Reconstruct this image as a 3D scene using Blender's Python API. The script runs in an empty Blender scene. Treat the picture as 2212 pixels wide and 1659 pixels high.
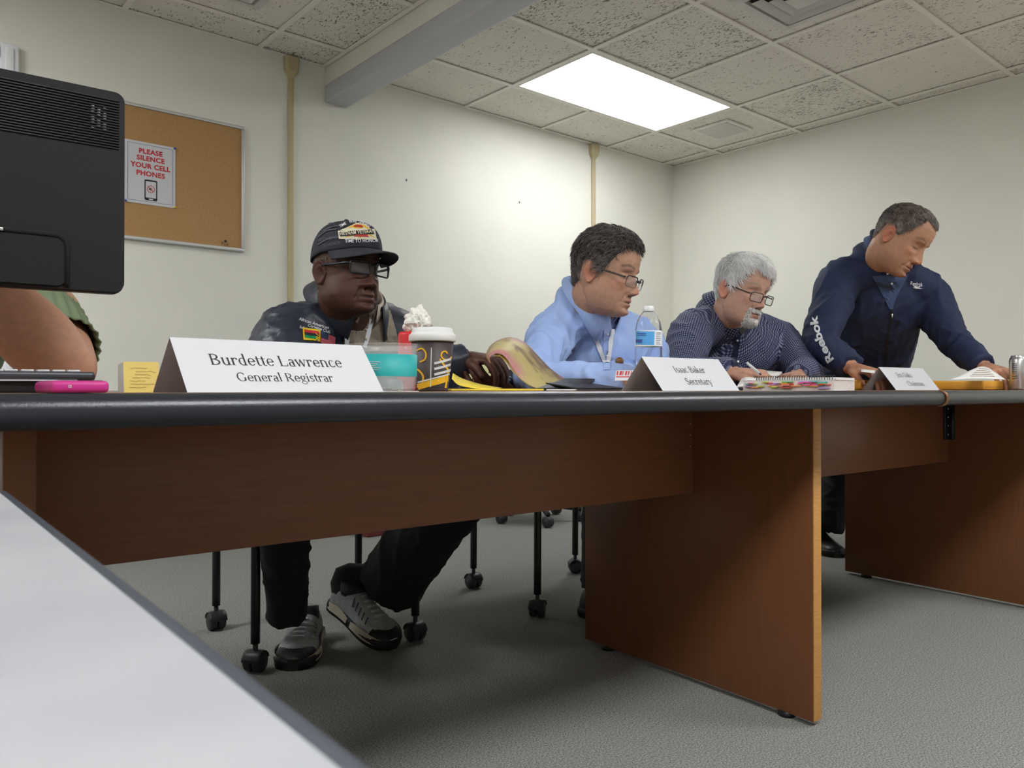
import bpy, bmesh, math, random
import numpy as np
from mathutils import Vector, Matrix
from mathutils.bvhtree import BVHTree

random.seed(7); rng = np.random.default_rng(7)
scene = bpy.context.scene
COL = scene.collection

# ------------------------------------------------------------------ camera
W, H = 2212, 1659
FPX = 1709.0
YAW = math.radians(49.73); PITCH = 0.006; HC = 0.75
cam_d = bpy.data.cameras.new('camera')
cam_d.sensor_fit = 'HORIZONTAL'; cam_d.sensor_width = 36.0
cam_d.lens = FPX / W * 36.0
cam_d.clip_start = 0.02; cam_d.clip_end = 60
cam_d.dof.use_dof = True; cam_d.dof.focus_distance = 1.9; cam_d.dof.aperture_fstop = 16.0
cam = bpy.data.objects.new('camera', cam_d); COL.objects.link(cam)
_c, _s = math.cos(YAW), math.sin(YAW)
FW = np.array([_c*math.cos(PITCH), _s*math.cos(PITCH), math.sin(PITCH)])
RT = np.array([_s, -_c, 0.0]); UP = np.cross(RT, FW)
CP = np.array([0, 0, HC])
cam.matrix_world = Matrix(((RT[0], UP[0], -FW[0], CP[0]), (RT[1], UP[1], -FW[1], CP[1]),
                           (RT[2], UP[2], -FW[2], CP[2]), (0, 0, 0, 1)))
scene.camera = cam

# ------------------------------------------------------------------ world, exposure
world = bpy.data.worlds.new('world'); scene.world = world; world.use_nodes = True
world.node_tree.nodes['Background'].inputs[0].default_value = (0.8, 0.85, 0.9, 1)
world.node_tree.nodes['Background'].inputs[1].default_value = 0.15
scene.view_settings.view_transform = 'Standard'
try: scene.view_settings.look = 'None'
except Exception: pass
scene.view_settings.gamma = 1.0
scene.view_settings.use_curve_mapping = False
scene.view_settings.exposure = 0.75
LIGHT = 6.8; LIGHT2 = 15.0        # emission: panel in view kept low, unseen panels raised as fill light
ROOM = dict(wx0=-3.2, wx1=4.772, wy0=-3.4, wy1=3.7545, zc=2.4174)

# ------------------------------------------------------------------ geometry helpers
def ray(x, y): return FW + (x - W/2)/FPX*RT - (y - H/2)/FPX*UP
def Pd(x, y, d): return CP + ray(x, y)*d                 # at camera depth d
def Pz(x, y, z): r = ray(x, y); return CP + r*(z-HC)/r[2]
TA = math.radians(-2.68)
U_ = np.array([math.cos(TA), math.sin(TA), 0]); V_ = np.array([-math.sin(TA), math.cos(TA), 0])
ZT = 0.745
def T(u, v, z=ZT): return U_*u + V_*v + np.array([0, 0, z])    # table frame -> world
def Pv(x, y, v): r = ray(x, y); return CP + r*v/(r @ V_)
def Tu(x, y, v): p = Pv(x, y, v); return float(p @ U_)

def link(o, parent=None, root_loc=None):
    COL.objects.link(o)
    if parent is not None:
        o.parent = parent
        o.matrix_parent_inverse = wm(parent).inverted()
    return o
def wm(o):
    m = Matrix.LocRotScale(o.location, o.rotation_euler, o.scale)
    if o.parent is not None: m = wm(o.parent) @ o.matrix_parent_inverse @ m
    return m
def mesh(name, verts, faces, mat=None, parent=None, smooth=True, cols=None, uvs=None):
    me = bpy.data.meshes.new(name)
    me.from_pydata([tuple(float(c) for c in v) for v in verts], [], [tuple(int(i) for i in f) for f in faces])
    me.update()
    if smooth: me.polygons.foreach_set('use_smooth', [True]*len(me.polygons))
    if cols is not None:
        a = me.color_attributes.new('Col', 'FLOAT_COLOR', 'POINT')
        c = np.ones((len(verts), 4)); c[:, :3] = cols
        a.data.foreach_set('color', c.ravel())
    if uvs is not None:
        ul = me.uv_layers.new(name='UV')
        li = np.zeros(len(me.loops), int); me.loops.foreach_get('vertex_index', li)
        ul.data.foreach_set('uv', np.asarray(uvs)[li].ravel())
    o = bpy.data.objects.new(name, me)
    if mat is not None: me.materials.append(mat)
    return link(o, parent)
def tag(o, label=None, cat=None, group=None, kind=None):
    if label: o['label'] = label
    if cat: o['category'] = cat
    if group: o['group'] = group
    if kind: o['kind'] = kind
    return o
def empty(name, loc, label=None, cat=None, group=None):
    o = bpy.data.objects.new(name, None); o.location = tuple(float(c) for c in loc)
    o.empty_display_size = .1
    COL.objects.link(o); tag(o, label, cat, group); return o
def copy_tree(o, parent=None):
    c = o.copy(); COL.objects.link(c)
    if parent is not None: c.parent = parent
    for ch in o.children: copy_tree(ch, c)
    return c

class MB:                                    # mesh collector
    def __init__(s): s.v = []; s.f = []
    def add(s, v, f):
        n = len(s.v); s.v += [tuple(map(float, p)) for p in v]; s.f += [tuple(i+n for i in q) for q in f]; return s
    def box(s, lo, hi, R=None, o=(0, 0, 0)):
        (x0, y0, z0), (x1, y1, z1) = lo, hi
        v = [(x0,y0,z0),(x1,y0,z0),(x1,y1,z0),(x0,y1,z0),(x0,y0,z1),(x1,y0,z1),(x1,y1,z1),(x0,y1,z1)]
        return s.add(xf(v, R, o), BOXF)
    def bbox(s, lo, hi, b, R=None, o=(0, 0, 0), seg=2):
        bm = bmesh.new(); bmesh.ops.create_cube(bm, size=1)
        lo = np.array(lo); hi = np.array(hi)
        for v in bm.verts: v.co = Vector((lo+hi)/2 + np.array(v.co)*(hi-lo))
        bmesh.ops.bevel(bm, geom=bm.edges[:]+bm.verts[:], offset=b, segments=seg, profile=.5, affect='EDGES')
        bm.verts.index_update()
        v = [np.array(p.co) for p in bm.verts]; f = [[q.index for q in p.verts] for p in bm.faces]; bm.free()
        return s.add(xf(v, R, o), f)
    def cyl(s, p0, p1, r0, r1=None, n=20, caps=True):
        return s.tube([p0, p1], [r0, r0 if r1 is None else r1], n, caps)
    def tube(s, pts, rad, n=14, caps=True, ref=None, closed=False):
        v, f = sweep(pts, rad, n, caps, ref, closed); return s.add(v, f)
    def lathe(s, prof, o=(0,0,0), n=32, R=None, capb=True, capt=True):
        v = []; f = []
        for r, z in prof:
            for k in range(n):
                a = 2*math.pi*k/n; v.append((r*math.cos(a), r*math.sin(a), z))
        m = len(prof)
        for i in range(m-1):
            for k in range(n):
                k2 = (k+1) % n; f.append((i*n+k, i*n+k2, (i+1)*n+k2, (i+1)*n+k))
        if capb: f.append(tuple(range(n-1, -1, -1)))
        if capt: f.append(tuple((m-1)*n+k for k in range(n)))
        return s.add(xf(v, R, o), f)
    def sphere(s, c, r, n=16, m=10, R=None):
        r = np.ones(3)*np.asarray(r, float)
        v = [(0, 0, r[2])]; f = []
        for i in range(1, m):
            p = math.pi*i/m
            for k in range(n):
                a = 2*math.pi*k/n; v.append((r[0]*math.sin(p)*math.cos(a), r[1]*math.sin(p)*math.sin(a), r[2]*math.cos(p)))
        v.append((0, 0, -r[2])); L = len(v)-1
        for k in range(n): f.append((0, 1+k, 1+(k+1) % n)); f.append((L, L-n+(k+1) % n, L-n+k))
        for i in range(m-2):
            for k in range(n):
                a = 1+i*n+k; b = 1+i*n+(k+1) % n; f.append((a, a+n, b+n, b))
        return s.add(xf(v, R, c), f)
    def grid(s, P, closed=False):
        P = np.asarray(P, float); a, b = P.shape[:2]; f = []
        for i in range(a-1):
            for k in range(b if closed else b-1):
                k2 = (k+1) % b; f.append((i*b+k, i*b+k2, (i+1)*b+k2, (i+1)*b+k))
        return s.add(P.reshape(-1, 3), f)
    def build(s, name, mat, parent=None, smooth=True, **k): return mesh(name, s.v, s.f, mat, parent, smooth, **k)
BOXF = [(0,3,2,1),(4,5,6,7),(0,1,5,4),(1,2,6,5),(2,3,7,6),(3,0,4,7)]
def xf(v, R, o):
    v = np.asarray(v, float).reshape(-1, 3)
    if R is not None: v = v @ np.asarray(R).T
    return v + np.asarray(o, float)
def nrm(a): a = np.asarray(a, float); return a/(np.linalg.norm(a)+1e-12)
def cat_rom(P, m):                           # Catmull-Rom resample
    P = np.asarray(P, float)
    if P.ndim == 1: P = P[:, None]
    Q = np.vstack([2*P[0]-P[1], P, 2*P[-1]-P[-2]]); out = []
    for i in range(len(P)-1):
        p0, p1, p2, p3 = Q[i:i+4]
        for k in range(m):
            t = k/m
            out.append(.5*((2*p1)+(-p0+p2)*t+(2*p0-5*p1+4*p2-p3)*t*t+(-p0+3*p1-3*p2+p3)*t**3))
    out.append(P[-1]); return np.array(out)
def sweep(pts, rad, n=14, caps=True, ref=None, closed=False):
    pts = np.asarray(pts, float); m = len(pts)
    rad = np.array([(r, r) if np.isscalar(r) else r for r in rad], float)
    v = []; f = []
    side = None
    for i in range(m):
        if closed: t = nrm(pts[(i+1) % m]-pts[i-1])
        else: t = nrm(pts[min(i+1, m-1)]-pts[max(i-1, 0)])
        if ref is not None: r0 = np.asarray(ref[i] if np.ndim(ref) == 2 else ref, float)
        elif side is None: r0 = np.array([0, 0, 1.]) if abs(t[2]) < .9 else np.array([1., 0, 0])
        else: r0 = side
        side = nrm(r0 - t*(r0 @ t)); oth = np.cross(t, side)
        for k in range(n):
            a = 2*math.pi*k/n; v.append(pts[i]+side*rad[i][0]*math.cos(a)+oth*rad[i][1]*math.sin(a))
    M = m if closed else m-1
    for i in range(M):
        j = (i+1) % m
        for k in range(n):
            k2 = (k+1) % n; f.append((i*n+k, i*n+k2, j*n+k2, j*n+k))
    if caps and not closed: f.append(tuple(range(n-1, -1, -1))); f.append(tuple((m-1)*n+k for k in range(n)))
    return np.array(v), f
def plate(name, poly, thick, mat, parent=None, o=None, ax=None, smooth=False):   # extruded polygon, ax = (ex, ey, en)
    ex, ey, en = [np.asarray(a, float) for a in ax]; o = np.asarray(o, float)
    n = len(poly); v = [o+ex*x+ey*y for x, y in poly]+[o+ex*x+ey*y+en*thick for x, y in poly]
    f = [tuple(range(n-1, -1, -1)), tuple(range(n, 2*n))]+[(i, (i+1) % n, (i+1) % n+n, i+n) for i in range(n)]
    return mesh(name, v, f, mat, parent, smooth)
def rrect(x0, y0, x1, y1, r, n=5):
    out = []
    for cx, cy, a0 in ((x1-r, y0+r, -90), (x1-r, y1-r, 0), (x0+r, y1-r, 90), (x0+r, y0+r, 180)):
        for k in range(n+1):
            a = math.radians(a0+90*k/n); out.append((cx+r*math.cos(a), cy+r*math.sin(a)))
    return out

def fuse(mb, voxel, it=6, keep=.5):          # voxel union of overlapping closed shapes, then Taubin smoothing
    me = bpy.data.meshes.new('tmp'); me.from_pydata(mb.v, [], mb.f); me.update()
    bm = bmesh.new(); bm.from_mesh(me); bmesh.ops.recalc_face_normals(bm, faces=bm.faces[:]); bm.to_mesh(me); bm.free()
    o = bpy.data.objects.new('tmp', me); COL.objects.link(o)
    md = o.modifiers.new('r', 'REMESH'); md.mode = 'VOXEL'; md.voxel_size = voxel; md.adaptivity = 0
    dg = bpy.context.evaluated_depsgraph_get(); dg.update()
    ev = o.evaluated_get(dg); m2 = ev.to_mesh()
    v = np.zeros(len(m2.vertices)*3); m2.vertices.foreach_get('co', v); v = v.reshape(-1, 3)
    f = [tuple(p.vertices) for p in m2.polygons]
    ed = np.zeros(len(m2.edges)*2, int); m2.edges.foreach_get('vertices', ed); ed = ed.reshape(-1, 2)
    ev.to_mesh_clear(); bpy.data.objects.remove(o); bpy.data.meshes.remove(me)
    return smooth_np(v, ed, it), f, ed
def smooth_np(v, ed, it, lam=.6, mu=-.62):
    n = len(v); cnt = np.zeros(n); np.add.at(cnt, ed[:, 0], 1); np.add.at(cnt, ed[:, 1], 1); cnt = np.maximum(cnt, 1)[:, None]
    for i in range(it):
        for l in (lam, mu):
            a = np.zeros_like(v); np.add.at(a, ed[:, 0], v[ed[:, 1]]); np.add.at(a, ed[:, 1], v[ed[:, 0]])
            v = v+l*(a/cnt-v)
    return v
def vnormals(v, f):
    n = np.zeros_like(v)
    q = np.array([p if len(p) == 4 else (p[0], p[1], p[2], p[2]) for p in f if len(p) in (3, 4)])
    a = np.cross(v[q[:, 2]]-v[q[:, 0]], v[q[:, 3]]-v[q[:, 1]])
    tri = q[:, 2] == q[:, 3]
    if tri.any(): a[tri] = np.cross(v[q[tri, 1]]-v[q[tri, 0]], v[q[tri, 2]]-v[q[tri, 0]])
    for k in range(4): np.add.at(n, q[:, k], a)
    return n/(np.linalg.norm(n, axis=1, keepdims=True)+1e-12)
def sinnoise(p, freq, seed, m=9):
    r = np.random.default_rng(seed); k = r.normal(size=(m, 3)); k = k/np.linalg.norm(k, axis=1, keepdims=True)*(freq*r.uniform(.5, 1.4, (m, 1)))
    return np.sin(p @ k.T*2*math.pi+r.uniform(0, 6.28, m)).sum(1)/math.sqrt(m)*1.2
def folds(v, f, amp, freq, seed, aniso=None):
    n = vnormals(v, f); q = v.copy()
    if aniso is not None: q = q*np.asarray(aniso)
    w = sinnoise(q, freq*.4, seed+5, 6)[:, None]*.06
    s = sinnoise(q+w, freq, seed); s2 = sinnoise(q+w, freq*1.9, seed+1)
    d = np.exp(-(s/.28)**2)-.3+.5*(np.exp(-(s2/.25)**2)-.25)
    return v+n*(amp*d)[:, None]
def local_folds(v, f, specs):                # (center, radius, axis, amp, waves per metre, phase)
    n = vnormals(v, f); d = np.zeros(len(v))
    for c, r, ax, amp, fr, ph in specs:
        q = v-np.asarray(c); g = np.exp(-(q**2).sum(1)/(r*r))
        t = q @ nrm(ax); t = t+.02*sinnoise(v, 9, int(ph*10)+3, 5)
        d += amp*g*(np.abs(np.sin(math.pi*fr*t+ph))**.6*-1+.6)
    return v+n*d[:, None]
# ------------------------------------------------------------------ materials
def lin(r, g=None, b=None):
    if g is None: r, g, b = r
    f = lambda c: (c/255/12.92) if c/255 <= .04045 else ((c/255+.055)/1.055)**2.4
    return (f(r), f(g), f(b))
MATS = {}
def mat(name, col, rough=.6, metal=0, col2=None, nscale=20, nlo=.35, nhi=.65, stretch=None, detail=3, bump=0, bscale=200, bstretch=None,
        coat=0, trans=0, ior=1.45, sheen=0, alpha=1, spec=.5, vcol=False, emit=None, coord='Object', randoff=False, dist=0):
    m = bpy.data.materials.new(name); MATS[name] = m; m.use_nodes = True
    nt = m.node_tree; N = nt.nodes; L = nt.links; b = N['Principled BSDF']
    c4 = tuple(col)+(1,)
    b.inputs['Base Color'].default_value = c4; b.inputs['Roughness'].default_value = rough; b.inputs['Metallic'].default_value = metal
    b.inputs['Specular IOR Level'].default_value = spec; b.inputs['IOR'].default_value = ior
    b.inputs['Coat Weight'].default_value = coat; b.inputs['Transmission Weight'].default_value = trans; b.inputs['Alpha'].default_value = alpha
    if sheen: b.inputs['Sheen Weight'].default_value = sheen; b.inputs['Sheen Roughness'].default_value = .5
    if emit: b.inputs['Emission Color'].default_value = tuple(emit[:3])+(1,); b.inputs['Emission Strength'].default_value = emit[3]
    tc = N.new('ShaderNodeTexCoord'); vec = tc.outputs[coord]
    if randoff:
        oi = N.new('ShaderNodeObjectInfo'); ad = N.new('ShaderNodeVectorMath'); ad.operation = 'ADD'
        mu = N.new('ShaderNodeMath'); mu.operation = 'MULTIPLY'; mu.inputs[1].default_value = 37.0
        L.new(oi.outputs['Random'], mu.inputs[0]); L.new(vec, ad.inputs[0]); L.new(mu.outputs[0], ad.inputs[1]); vec = ad.outputs[0]
    def noise(sc, st, det, ds=0):
        mp = N.new('ShaderNodeMapping'); L.new(vec, mp.inputs[0])
        if st: mp.inputs['Scale'].default_value = st
        t = N.new('ShaderNodeTexNoise'); t.inputs['Scale'].default_value = sc; t.inputs['Detail'].default_value = det; t.inputs['Distortion'].default_value = ds
        L.new(mp.outputs[0], t.inputs['Vector']); return t.outputs[0]
    out = None
    if vcol:
        a = N.new('ShaderNodeAttribute'); a.attribute_name = 'Col'; out = a.outputs['Color']
    if col2 is not None:
        r = N.new('ShaderNodeValToRGB'); r.color_ramp.elements[0].position = nlo; r.color_ramp.elements[1].position = nhi
        r.color_ramp.elements[0].color = c4; r.color_ramp.elements[1].color = tuple(col2)+(1,)
        L.new(noise(nscale, stretch, detail, dist), r.inputs[0])
        if out is not None:
            mx = N.new('ShaderNodeMix'); mx.data_type = 'RGBA'; mx.blend_type = 'MULTIPLY'; mx.inputs[0].default_value = 1
            L.new(out, mx.inputs[6]); L.new(r.outputs[0], mx.inputs[7]); out = mx.outputs[2]
        else: out = r.outputs[0]
    if out is not None: L.new(out, b.inputs['Base Color'])
    if bump:
        bp = N.new('ShaderNodeBump'); bp.inputs['Strength'].default_value = bump; bp.inputs['Distance'].default_value = .002
        L.new(noise(bscale, bstretch, 3), bp.inputs['Height']); L.new(bp.outputs[0], b.inputs['Normal'])
    return m
M_wall = mat('wall_paint', (.79, .78, .70), .75, col2=(.76, .755, .68), nscale=3, bump=.25, bscale=140)
M_ceil_bar = mat('grid_metal', (.86, .83, .75), .55)
M_beam = mat('beam_paint', (.50, .505, .53), .55)
M_tile = mat('ceiling_tile', (.60, .565, .50), .95, col2=(.60, .565, .50), randoff=True)
def tile_nodes(m):
    nt = m.node_tree; N = nt.nodes; L = nt.links; b = N['Principled BSDF']
    tc = N.new('ShaderNodeTexCoord'); oi = N.new('ShaderNodeObjectInfo'); ad = N.new('ShaderNodeVectorMath'); ad.operation = 'MULTIPLY_ADD'
    ad.inputs[1].default_value = (1, 1, 1)
    cx = N.new('ShaderNodeCombineXYZ'); mu = N.new('ShaderNodeMath'); mu.operation = 'MULTIPLY'; mu.inputs[1].default_value = 31
    L.new(oi.outputs['Random'], mu.inputs[0]); L.new(mu.outputs[0], cx.inputs[0]); L.new(mu.outputs[0], cx.inputs[1])
    L.new(tc.outputs['Object'], ad.inputs[0]); L.new(cx.outputs[0], ad.inputs[2])
    mp = N.new('ShaderNodeMapping'); mp.inputs['Scale'].default_value = (1, .45, 1); mp.inputs['Rotation'].default_value = (0, 0, .5); L.new(ad.outputs[0], mp.inputs[0])
    n1 = N.new('ShaderNodeTexNoise'); n1.inputs['Scale'].default_value = 105; n1.inputs['Detail'].default_value = 2.5; n1.inputs['Distortion'].default_value = 1.2
    L.new(mp.outputs[0], n1.inputs['Vector'])
    n2 = N.new('ShaderNodeTexNoise'); n2.inputs['Scale'].default_value = 5; L.new(ad.outputs[0], n2.inputs['Vector'])
    # fissure density varies over the tile and from tile to tile
    ma = N.new('ShaderNodeMath'); ma.operation = 'MULTIPLY_ADD'; ma.inputs[1].default_value = .22; L.new(n2.outputs[0], ma.inputs[0]); L.new(n1.outputs[0], ma.inputs[2])
    mb = N.new('ShaderNodeMath'); mb.operation = 'MULTIPLY_ADD'; mb.inputs[1].default_value = .085; L.new(oi.outputs['Random'], mb.inputs[0]); L.new(ma.outputs[0], mb.inputs[2])
    r = N.new('ShaderNodeValToRGB'); r.color_ramp.elements[0].position = .765; r.color_ramp.elements[1].position = .83
    r.color_ramp.elements[0].color = (.80, .765, .69, 1); r.color_ramp.elements[1].color = (.20, .175, .14, 1)
    L.new(mb.outputs[0], r.inputs[0]); L.new(r.outputs[0], b.inputs['Base Color'])
    bp = N.new('ShaderNodeBump'); bp.invert = True; bp.inputs['Strength'].default_value = .5; bp.inputs['Distance'].default_value = .003
    L.new(r.outputs[0], bp.inputs['Height'])
tile_nodes(M_tile)
M_carpet = mat('carpet', (.135, .136, .127), .95, col2=(.37, .367, .345), nscale=260, nlo=.36, nhi=.66, detail=4, bump=.9, bscale=420)
M_wood = mat('cherry_veneer', (.195, .078, .036), .32, col2=(.235, .093, .042), nscale=9, stretch=(1, 1, 18), detail=6, nlo=.3, nhi=.75, bump=.04, bscale=60, spec=.35)
M_woodv = mat('cherry_veneer_upright', (.165, .064, .027), .32, col2=(.198, .076, .031), nscale=14, stretch=(9, 9, .6), detail=6, nlo=.3, nhi=.75, bump=.04, bscale=60, spec=.35)
M_woodedge = mat('veneer_edge_band', (.48, .225, .055), .5, col2=(.56, .28, .08), nscale=40, stretch=(1, 1, 6), detail=4)
M_vinyl = mat('edge_vinyl', (.016, .018, .024), .30, bump=.12, bscale=500, spec=.6)
M_lam = mat('tabletop_laminate', (.30, .17, .11), .28, col2=(.24, .13, .085), nscale=90, detail=4)
M_lam2 = mat('grey_laminate', (.33, .335, .355), .4, col2=(.375, .38, .395), nscale=14, detail=5)
M_vinyl2 = mat('slate_edge_vinyl', (.05, .058, .075), .35)
M_black = mat('black_plastic', (.012, .012, .014), .42)
M_black_rib = mat('black_textured_plastic', (.0035, .0035, .005), .5, spec=.35, bump=.3, bscale=900)
M_blackmetal = mat('black_powder_coat', (.010, .010, .012), .38)
M_grey_plastic = mat('grey_caster_plastic', (.03, .031, .035), .4)
M_white = mat('white_paper', (.60, .605, .63), .75)
M_white2 = mat('offwhite_paper', (.74, .73, .70), .8)
M_ink = mat('black_ink', (.02, .02, .022), .7)
M_ink2 = mat('grey_ink', (.16, .16, .17), .7)
M_red = mat('red_ink', (.55, .02, .03), .6)
M_blueline = mat('blue_ink', (.05, .09, .35), .6)
M_cork = mat('cork', (.46, .27, .115), .9, col2=(.40, .225, .09), nscale=160, detail=4, bump=.3, bscale=300)
M_alu = mat('aluminium', (.58, .58, .57), .42, .55)
M_steel = mat('steel', (.62, .62, .64), .25, 1)
M_white_pl = mat('white_plastic', (.78, .79, .82), .4)
M_diff = mat('fluorescent_diffuser', (.9, .9, .9), .5, emit=(.96, .985, 1.0, LIGHT))
M_diff2 = mat('fluorescent_diffuser_bright', (.9, .9, .9), .5, emit=(.97, .985, 1.0, LIGHT2))
M_vent = mat('painted_vent', (.62, .61, .58), .5)
M_dark = mat('duct_and_shade_dark', (.012, .011, .01), .9)
M_conduit = mat('ivory_raceway', (.50, .42, .26), .5)
M_base = mat('cove_base', (.08, .075, .07), .6)
M_pink = mat('magenta_rubber', (.50, .028, .22), .45)
M_lapgrey = mat('laptop_grey', (.06, .062, .07), .4, .4)
M_key = mat('laptop_silver', (.6, .6, .62), .4, .3)
M_yellow = mat('yellow_note', (.72, .55, .16), .8)
M_legal = mat('yellow_legal_paper', (.82, .63, .06), .75)
M_pale = mat('pale_yellow_page', (.62, .60, .33), .7)
M_teal = mat('teal_label', (.02, .36, .36), .5)
M_clear = mat('clear_plastic', (.75, .78, .78), .08, alpha=.15, spec=1.0)
M_glass = mat('lens_glass', (.35, .37, .38), .03, alpha=.13, spec=1.0)
M_bag = mat('crinkled_plastic', (.86, .86, .80), .25, alpha=.75, spec=.7)
M_lid = mat('cup_lid', (.66, .67, .66), .5)
M_cup = mat('cup_brown', (.045, .032, .03), .5)
M_cupyel = mat('cup_yellow', (.80, .45, .02), .5)
M_envelope = mat('manila_envelope', (.76, .36, .04), .6)
M_kraft = mat('brown_edge', (.30, .18, .08), .7)
M_canal = mat('can_aluminium', (.65, .65, .66), .28, .9)
M_seam = mat('bronze_strip', (.22, .11, .05), .4, .3)
M_redcup = mat('red_plastic', (.55, .02, .025), .4)
M_label = mat('bottle_label_blue', (.10, .38, .78), .4)
M_label2 = mat('bottle_label_white', (.78, .80, .84), .5)
M_water = mat('bottle_plastic', (.97, .98, 1), .04, trans=1, ior=1.16, spec=.6)
M_skin = mat('skin', (.92, .92, .92), .5, vcol=True, col2=(1.06, 1.02, 1.0), nscale=90, detail=4, bump=.18, bscale=380, spec=.35)
M_hair = mat('hair', (1, 1, 1), .5, vcol=True, spec=.4)
M_eye = mat('eyeball', (.7, .68, .64), .15)
# ------------------------------------------------------------------ room shell
wx0, wx1, wy0, wy1, zc = (ROOM[k] for k in ('wx0', 'wx1', 'wy0', 'wy1', 'zc'))
def struct(o): return tag(o, kind='structure')
floor = struct(MB().box((wx0, wy0, -.05), (wx1, wy1, 0)).build('floor', M_carpet, smooth=False))
wall_back = struct(MB().box((wx0-.1, wy1, -.05), (wx1+.1, wy1+.1, 2.6)).build('wall_back', M_wall, smooth=False))
wall_right = struct(MB().box((wx1, wy0-.1, -.05), (wx1+.1, wy1, 2.6)).build('wall_right', M_wall, smooth=False))
struct(MB().box((wx0-.1, wy0, -.05), (wx0, wy1, 2.6)).build('wall_left', M_wall, smooth=False))
struct(MB().box((wx0-.1, wy0-.1, -.05), (wx1, wy0, 2.6)).build('wall_front', M_wall, smooth=False))
struct(MB().bbox((wx0, wy1-.012, 0), (wx1, wy1, .1), .004).build('baseboard_back', M_base))
struct(MB().bbox((wx1-.012, wy0, 0), (wx1, wy1-.012, .1), .004).build('baseboard_right', M_base))
for x, y in ((878, 389), (1122, 437), (1902, 472)):                    # old fixing holes
    d = ray(x, y); t = min(wy1/d[1] if d[1] > 0 else 99, wx1/d[0] if d[0] > 0 else 99); p = CP+d*t
    on_back = abs(p[1]-wy1) < .01
    MB().sphere(p, (.006, .003, .007) if on_back else (.003, .006, .007), 8, 6).build('wall_anchor', M_ink2, wall_back if on_back else wall_right)

# suspended ceiling: slab, one mesh object per tile, T bars
ceiling = struct(MB().box((wx0, wy0, zc+.02), (wx1, wy1, zc+.1)).build('ceiling', M_dark, smooth=False))
TS = .6096; BAR = .024
HX0, HX1 = 1.905, 2.031                                                # header across the room
LIGHTS = []                                                            # x0,y0 of 2x1 cells
def lines(o, a, b): 
    k0 = math.ceil((a-o)/TS+1e-6); out = []
    while o+k0*TS < b-1e-6: out.append(o+k0*TS); k0 += 1
    return out
tile_cache = {}
def tile(x0, y0, x1, y1):
    w = round(x1-x0-.006, 4); d = round(y1-y0-.006, 4)
    if (w, d) not in tile_cache:
        mbt = MB().box((-w/2, -d/2, 0), (w/2, d/2, .015)); me = bpy.data.meshes.new('ceiling_tile'); me.from_pydata(mbt.v, [], mbt.f); me.materials.append(M_tile); me.update(); tile_cache[(w, d)] = me
    o = bpy.data.objects.new('ceiling_tile', tile_cache[(w, d)]); o.location = ((x0+x1)/2, (y0+y1)/2, zc+.0055); link(o)
    o.parent = ceiling
bar_cache = {}
def bar(x0, y0, x1, y1):
    w, d = round(x1-x0, 4), round(y1-y0, 4)
    if (w, d) not in bar_cache:
        mbt = MB().box((-w/2, -d/2, -.004), (w/2, d/2, .002)); me = bpy.data.meshes.new('grid_bar'); me.from_pydata(mbt.v, [], mbt.f); me.materials.append(M_ceil_bar); me.update(); bar_cache[(w, d)] = me
    o = bpy.data.objects.new('grid_bar', bar_cache[(w, d)]); o.location = ((x0+x1)/2, (y0+y1)/2, zc); link(o); o.parent = ceiling
FIX = {'R': [(2.8076, 2.7018), (2.8076, 2.7018-6*TS)], 'L': [(1.55-2*TS, 3.507-7*TS), (1.55-6*TS, 3.507-7*TS), (1.55-5*TS, 3.507-2*TS)]}
VENT_CELLS = []
def bay(tagk, xa, xb, ox, oy):
    xs = [xa]+lines(ox, xa, xb)+[xb]; ys = [wy0]+lines(oy, wy0, wy1)+[wy1]
    for i in range(len(xs)-1):
        for j in range(len(ys)-1):
            c = ((xs[i]+xs[i+1])/2, (ys[j]+ys[j+1])/2)
            if any(fx < c[0] < fx+2*TS and fy < c[1] < fy+TS for fx, fy in FIX[tagk]): continue
            tile(xs[i], ys[j], xs[i+1], ys[j+1])
    for x in xs[1:-1]:
        segs = [(ys[0], ys[-1]-.02)]
        for fx, fy in FIX[tagk]:
            if fx+.01 < x < fx+2*TS-.01:
                segs = [s for a, b in segs for s in ((a, min(b, fy)), (max(a, fy+TS), b)) if s[1]-s[0] > .01]
        for a, b in segs: bar(x-BAR/2, a, x+BAR/2, b)
    for y in ys[1:-1]:
        for i in range(len(xs)-1): 
            if xs[i+1]-xs[i] > .045: bar(xs[i]+(BAR/2 if i else .02), y-BAR/2, xs[i+1]-(BAR/2 if i < len(xs)-2 else .02), y+BAR/2)
    bar(xa, wy1-.02, xb, wy1); bar(xa, wy0, xa+.02, wy1-.02); bar(xb-.02, wy0, xb, wy1-.02)
bay('L', wx0, HX0, 1.55, 3.507)
bay('R', HX1, wx1, 2.8076, 2.7018)
struct(MB().bbox((HX0+.004, wy0, 2.32), (HX1-.004, wy1, zc+.03), .003).build('trim_1', M_wall))
struct(MB().bbox((HX0-.004, wy0, 2.232), (HX1+.004, wy1-.004, 2.324), .012, seg=3).build('trim_2', M_beam))

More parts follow.
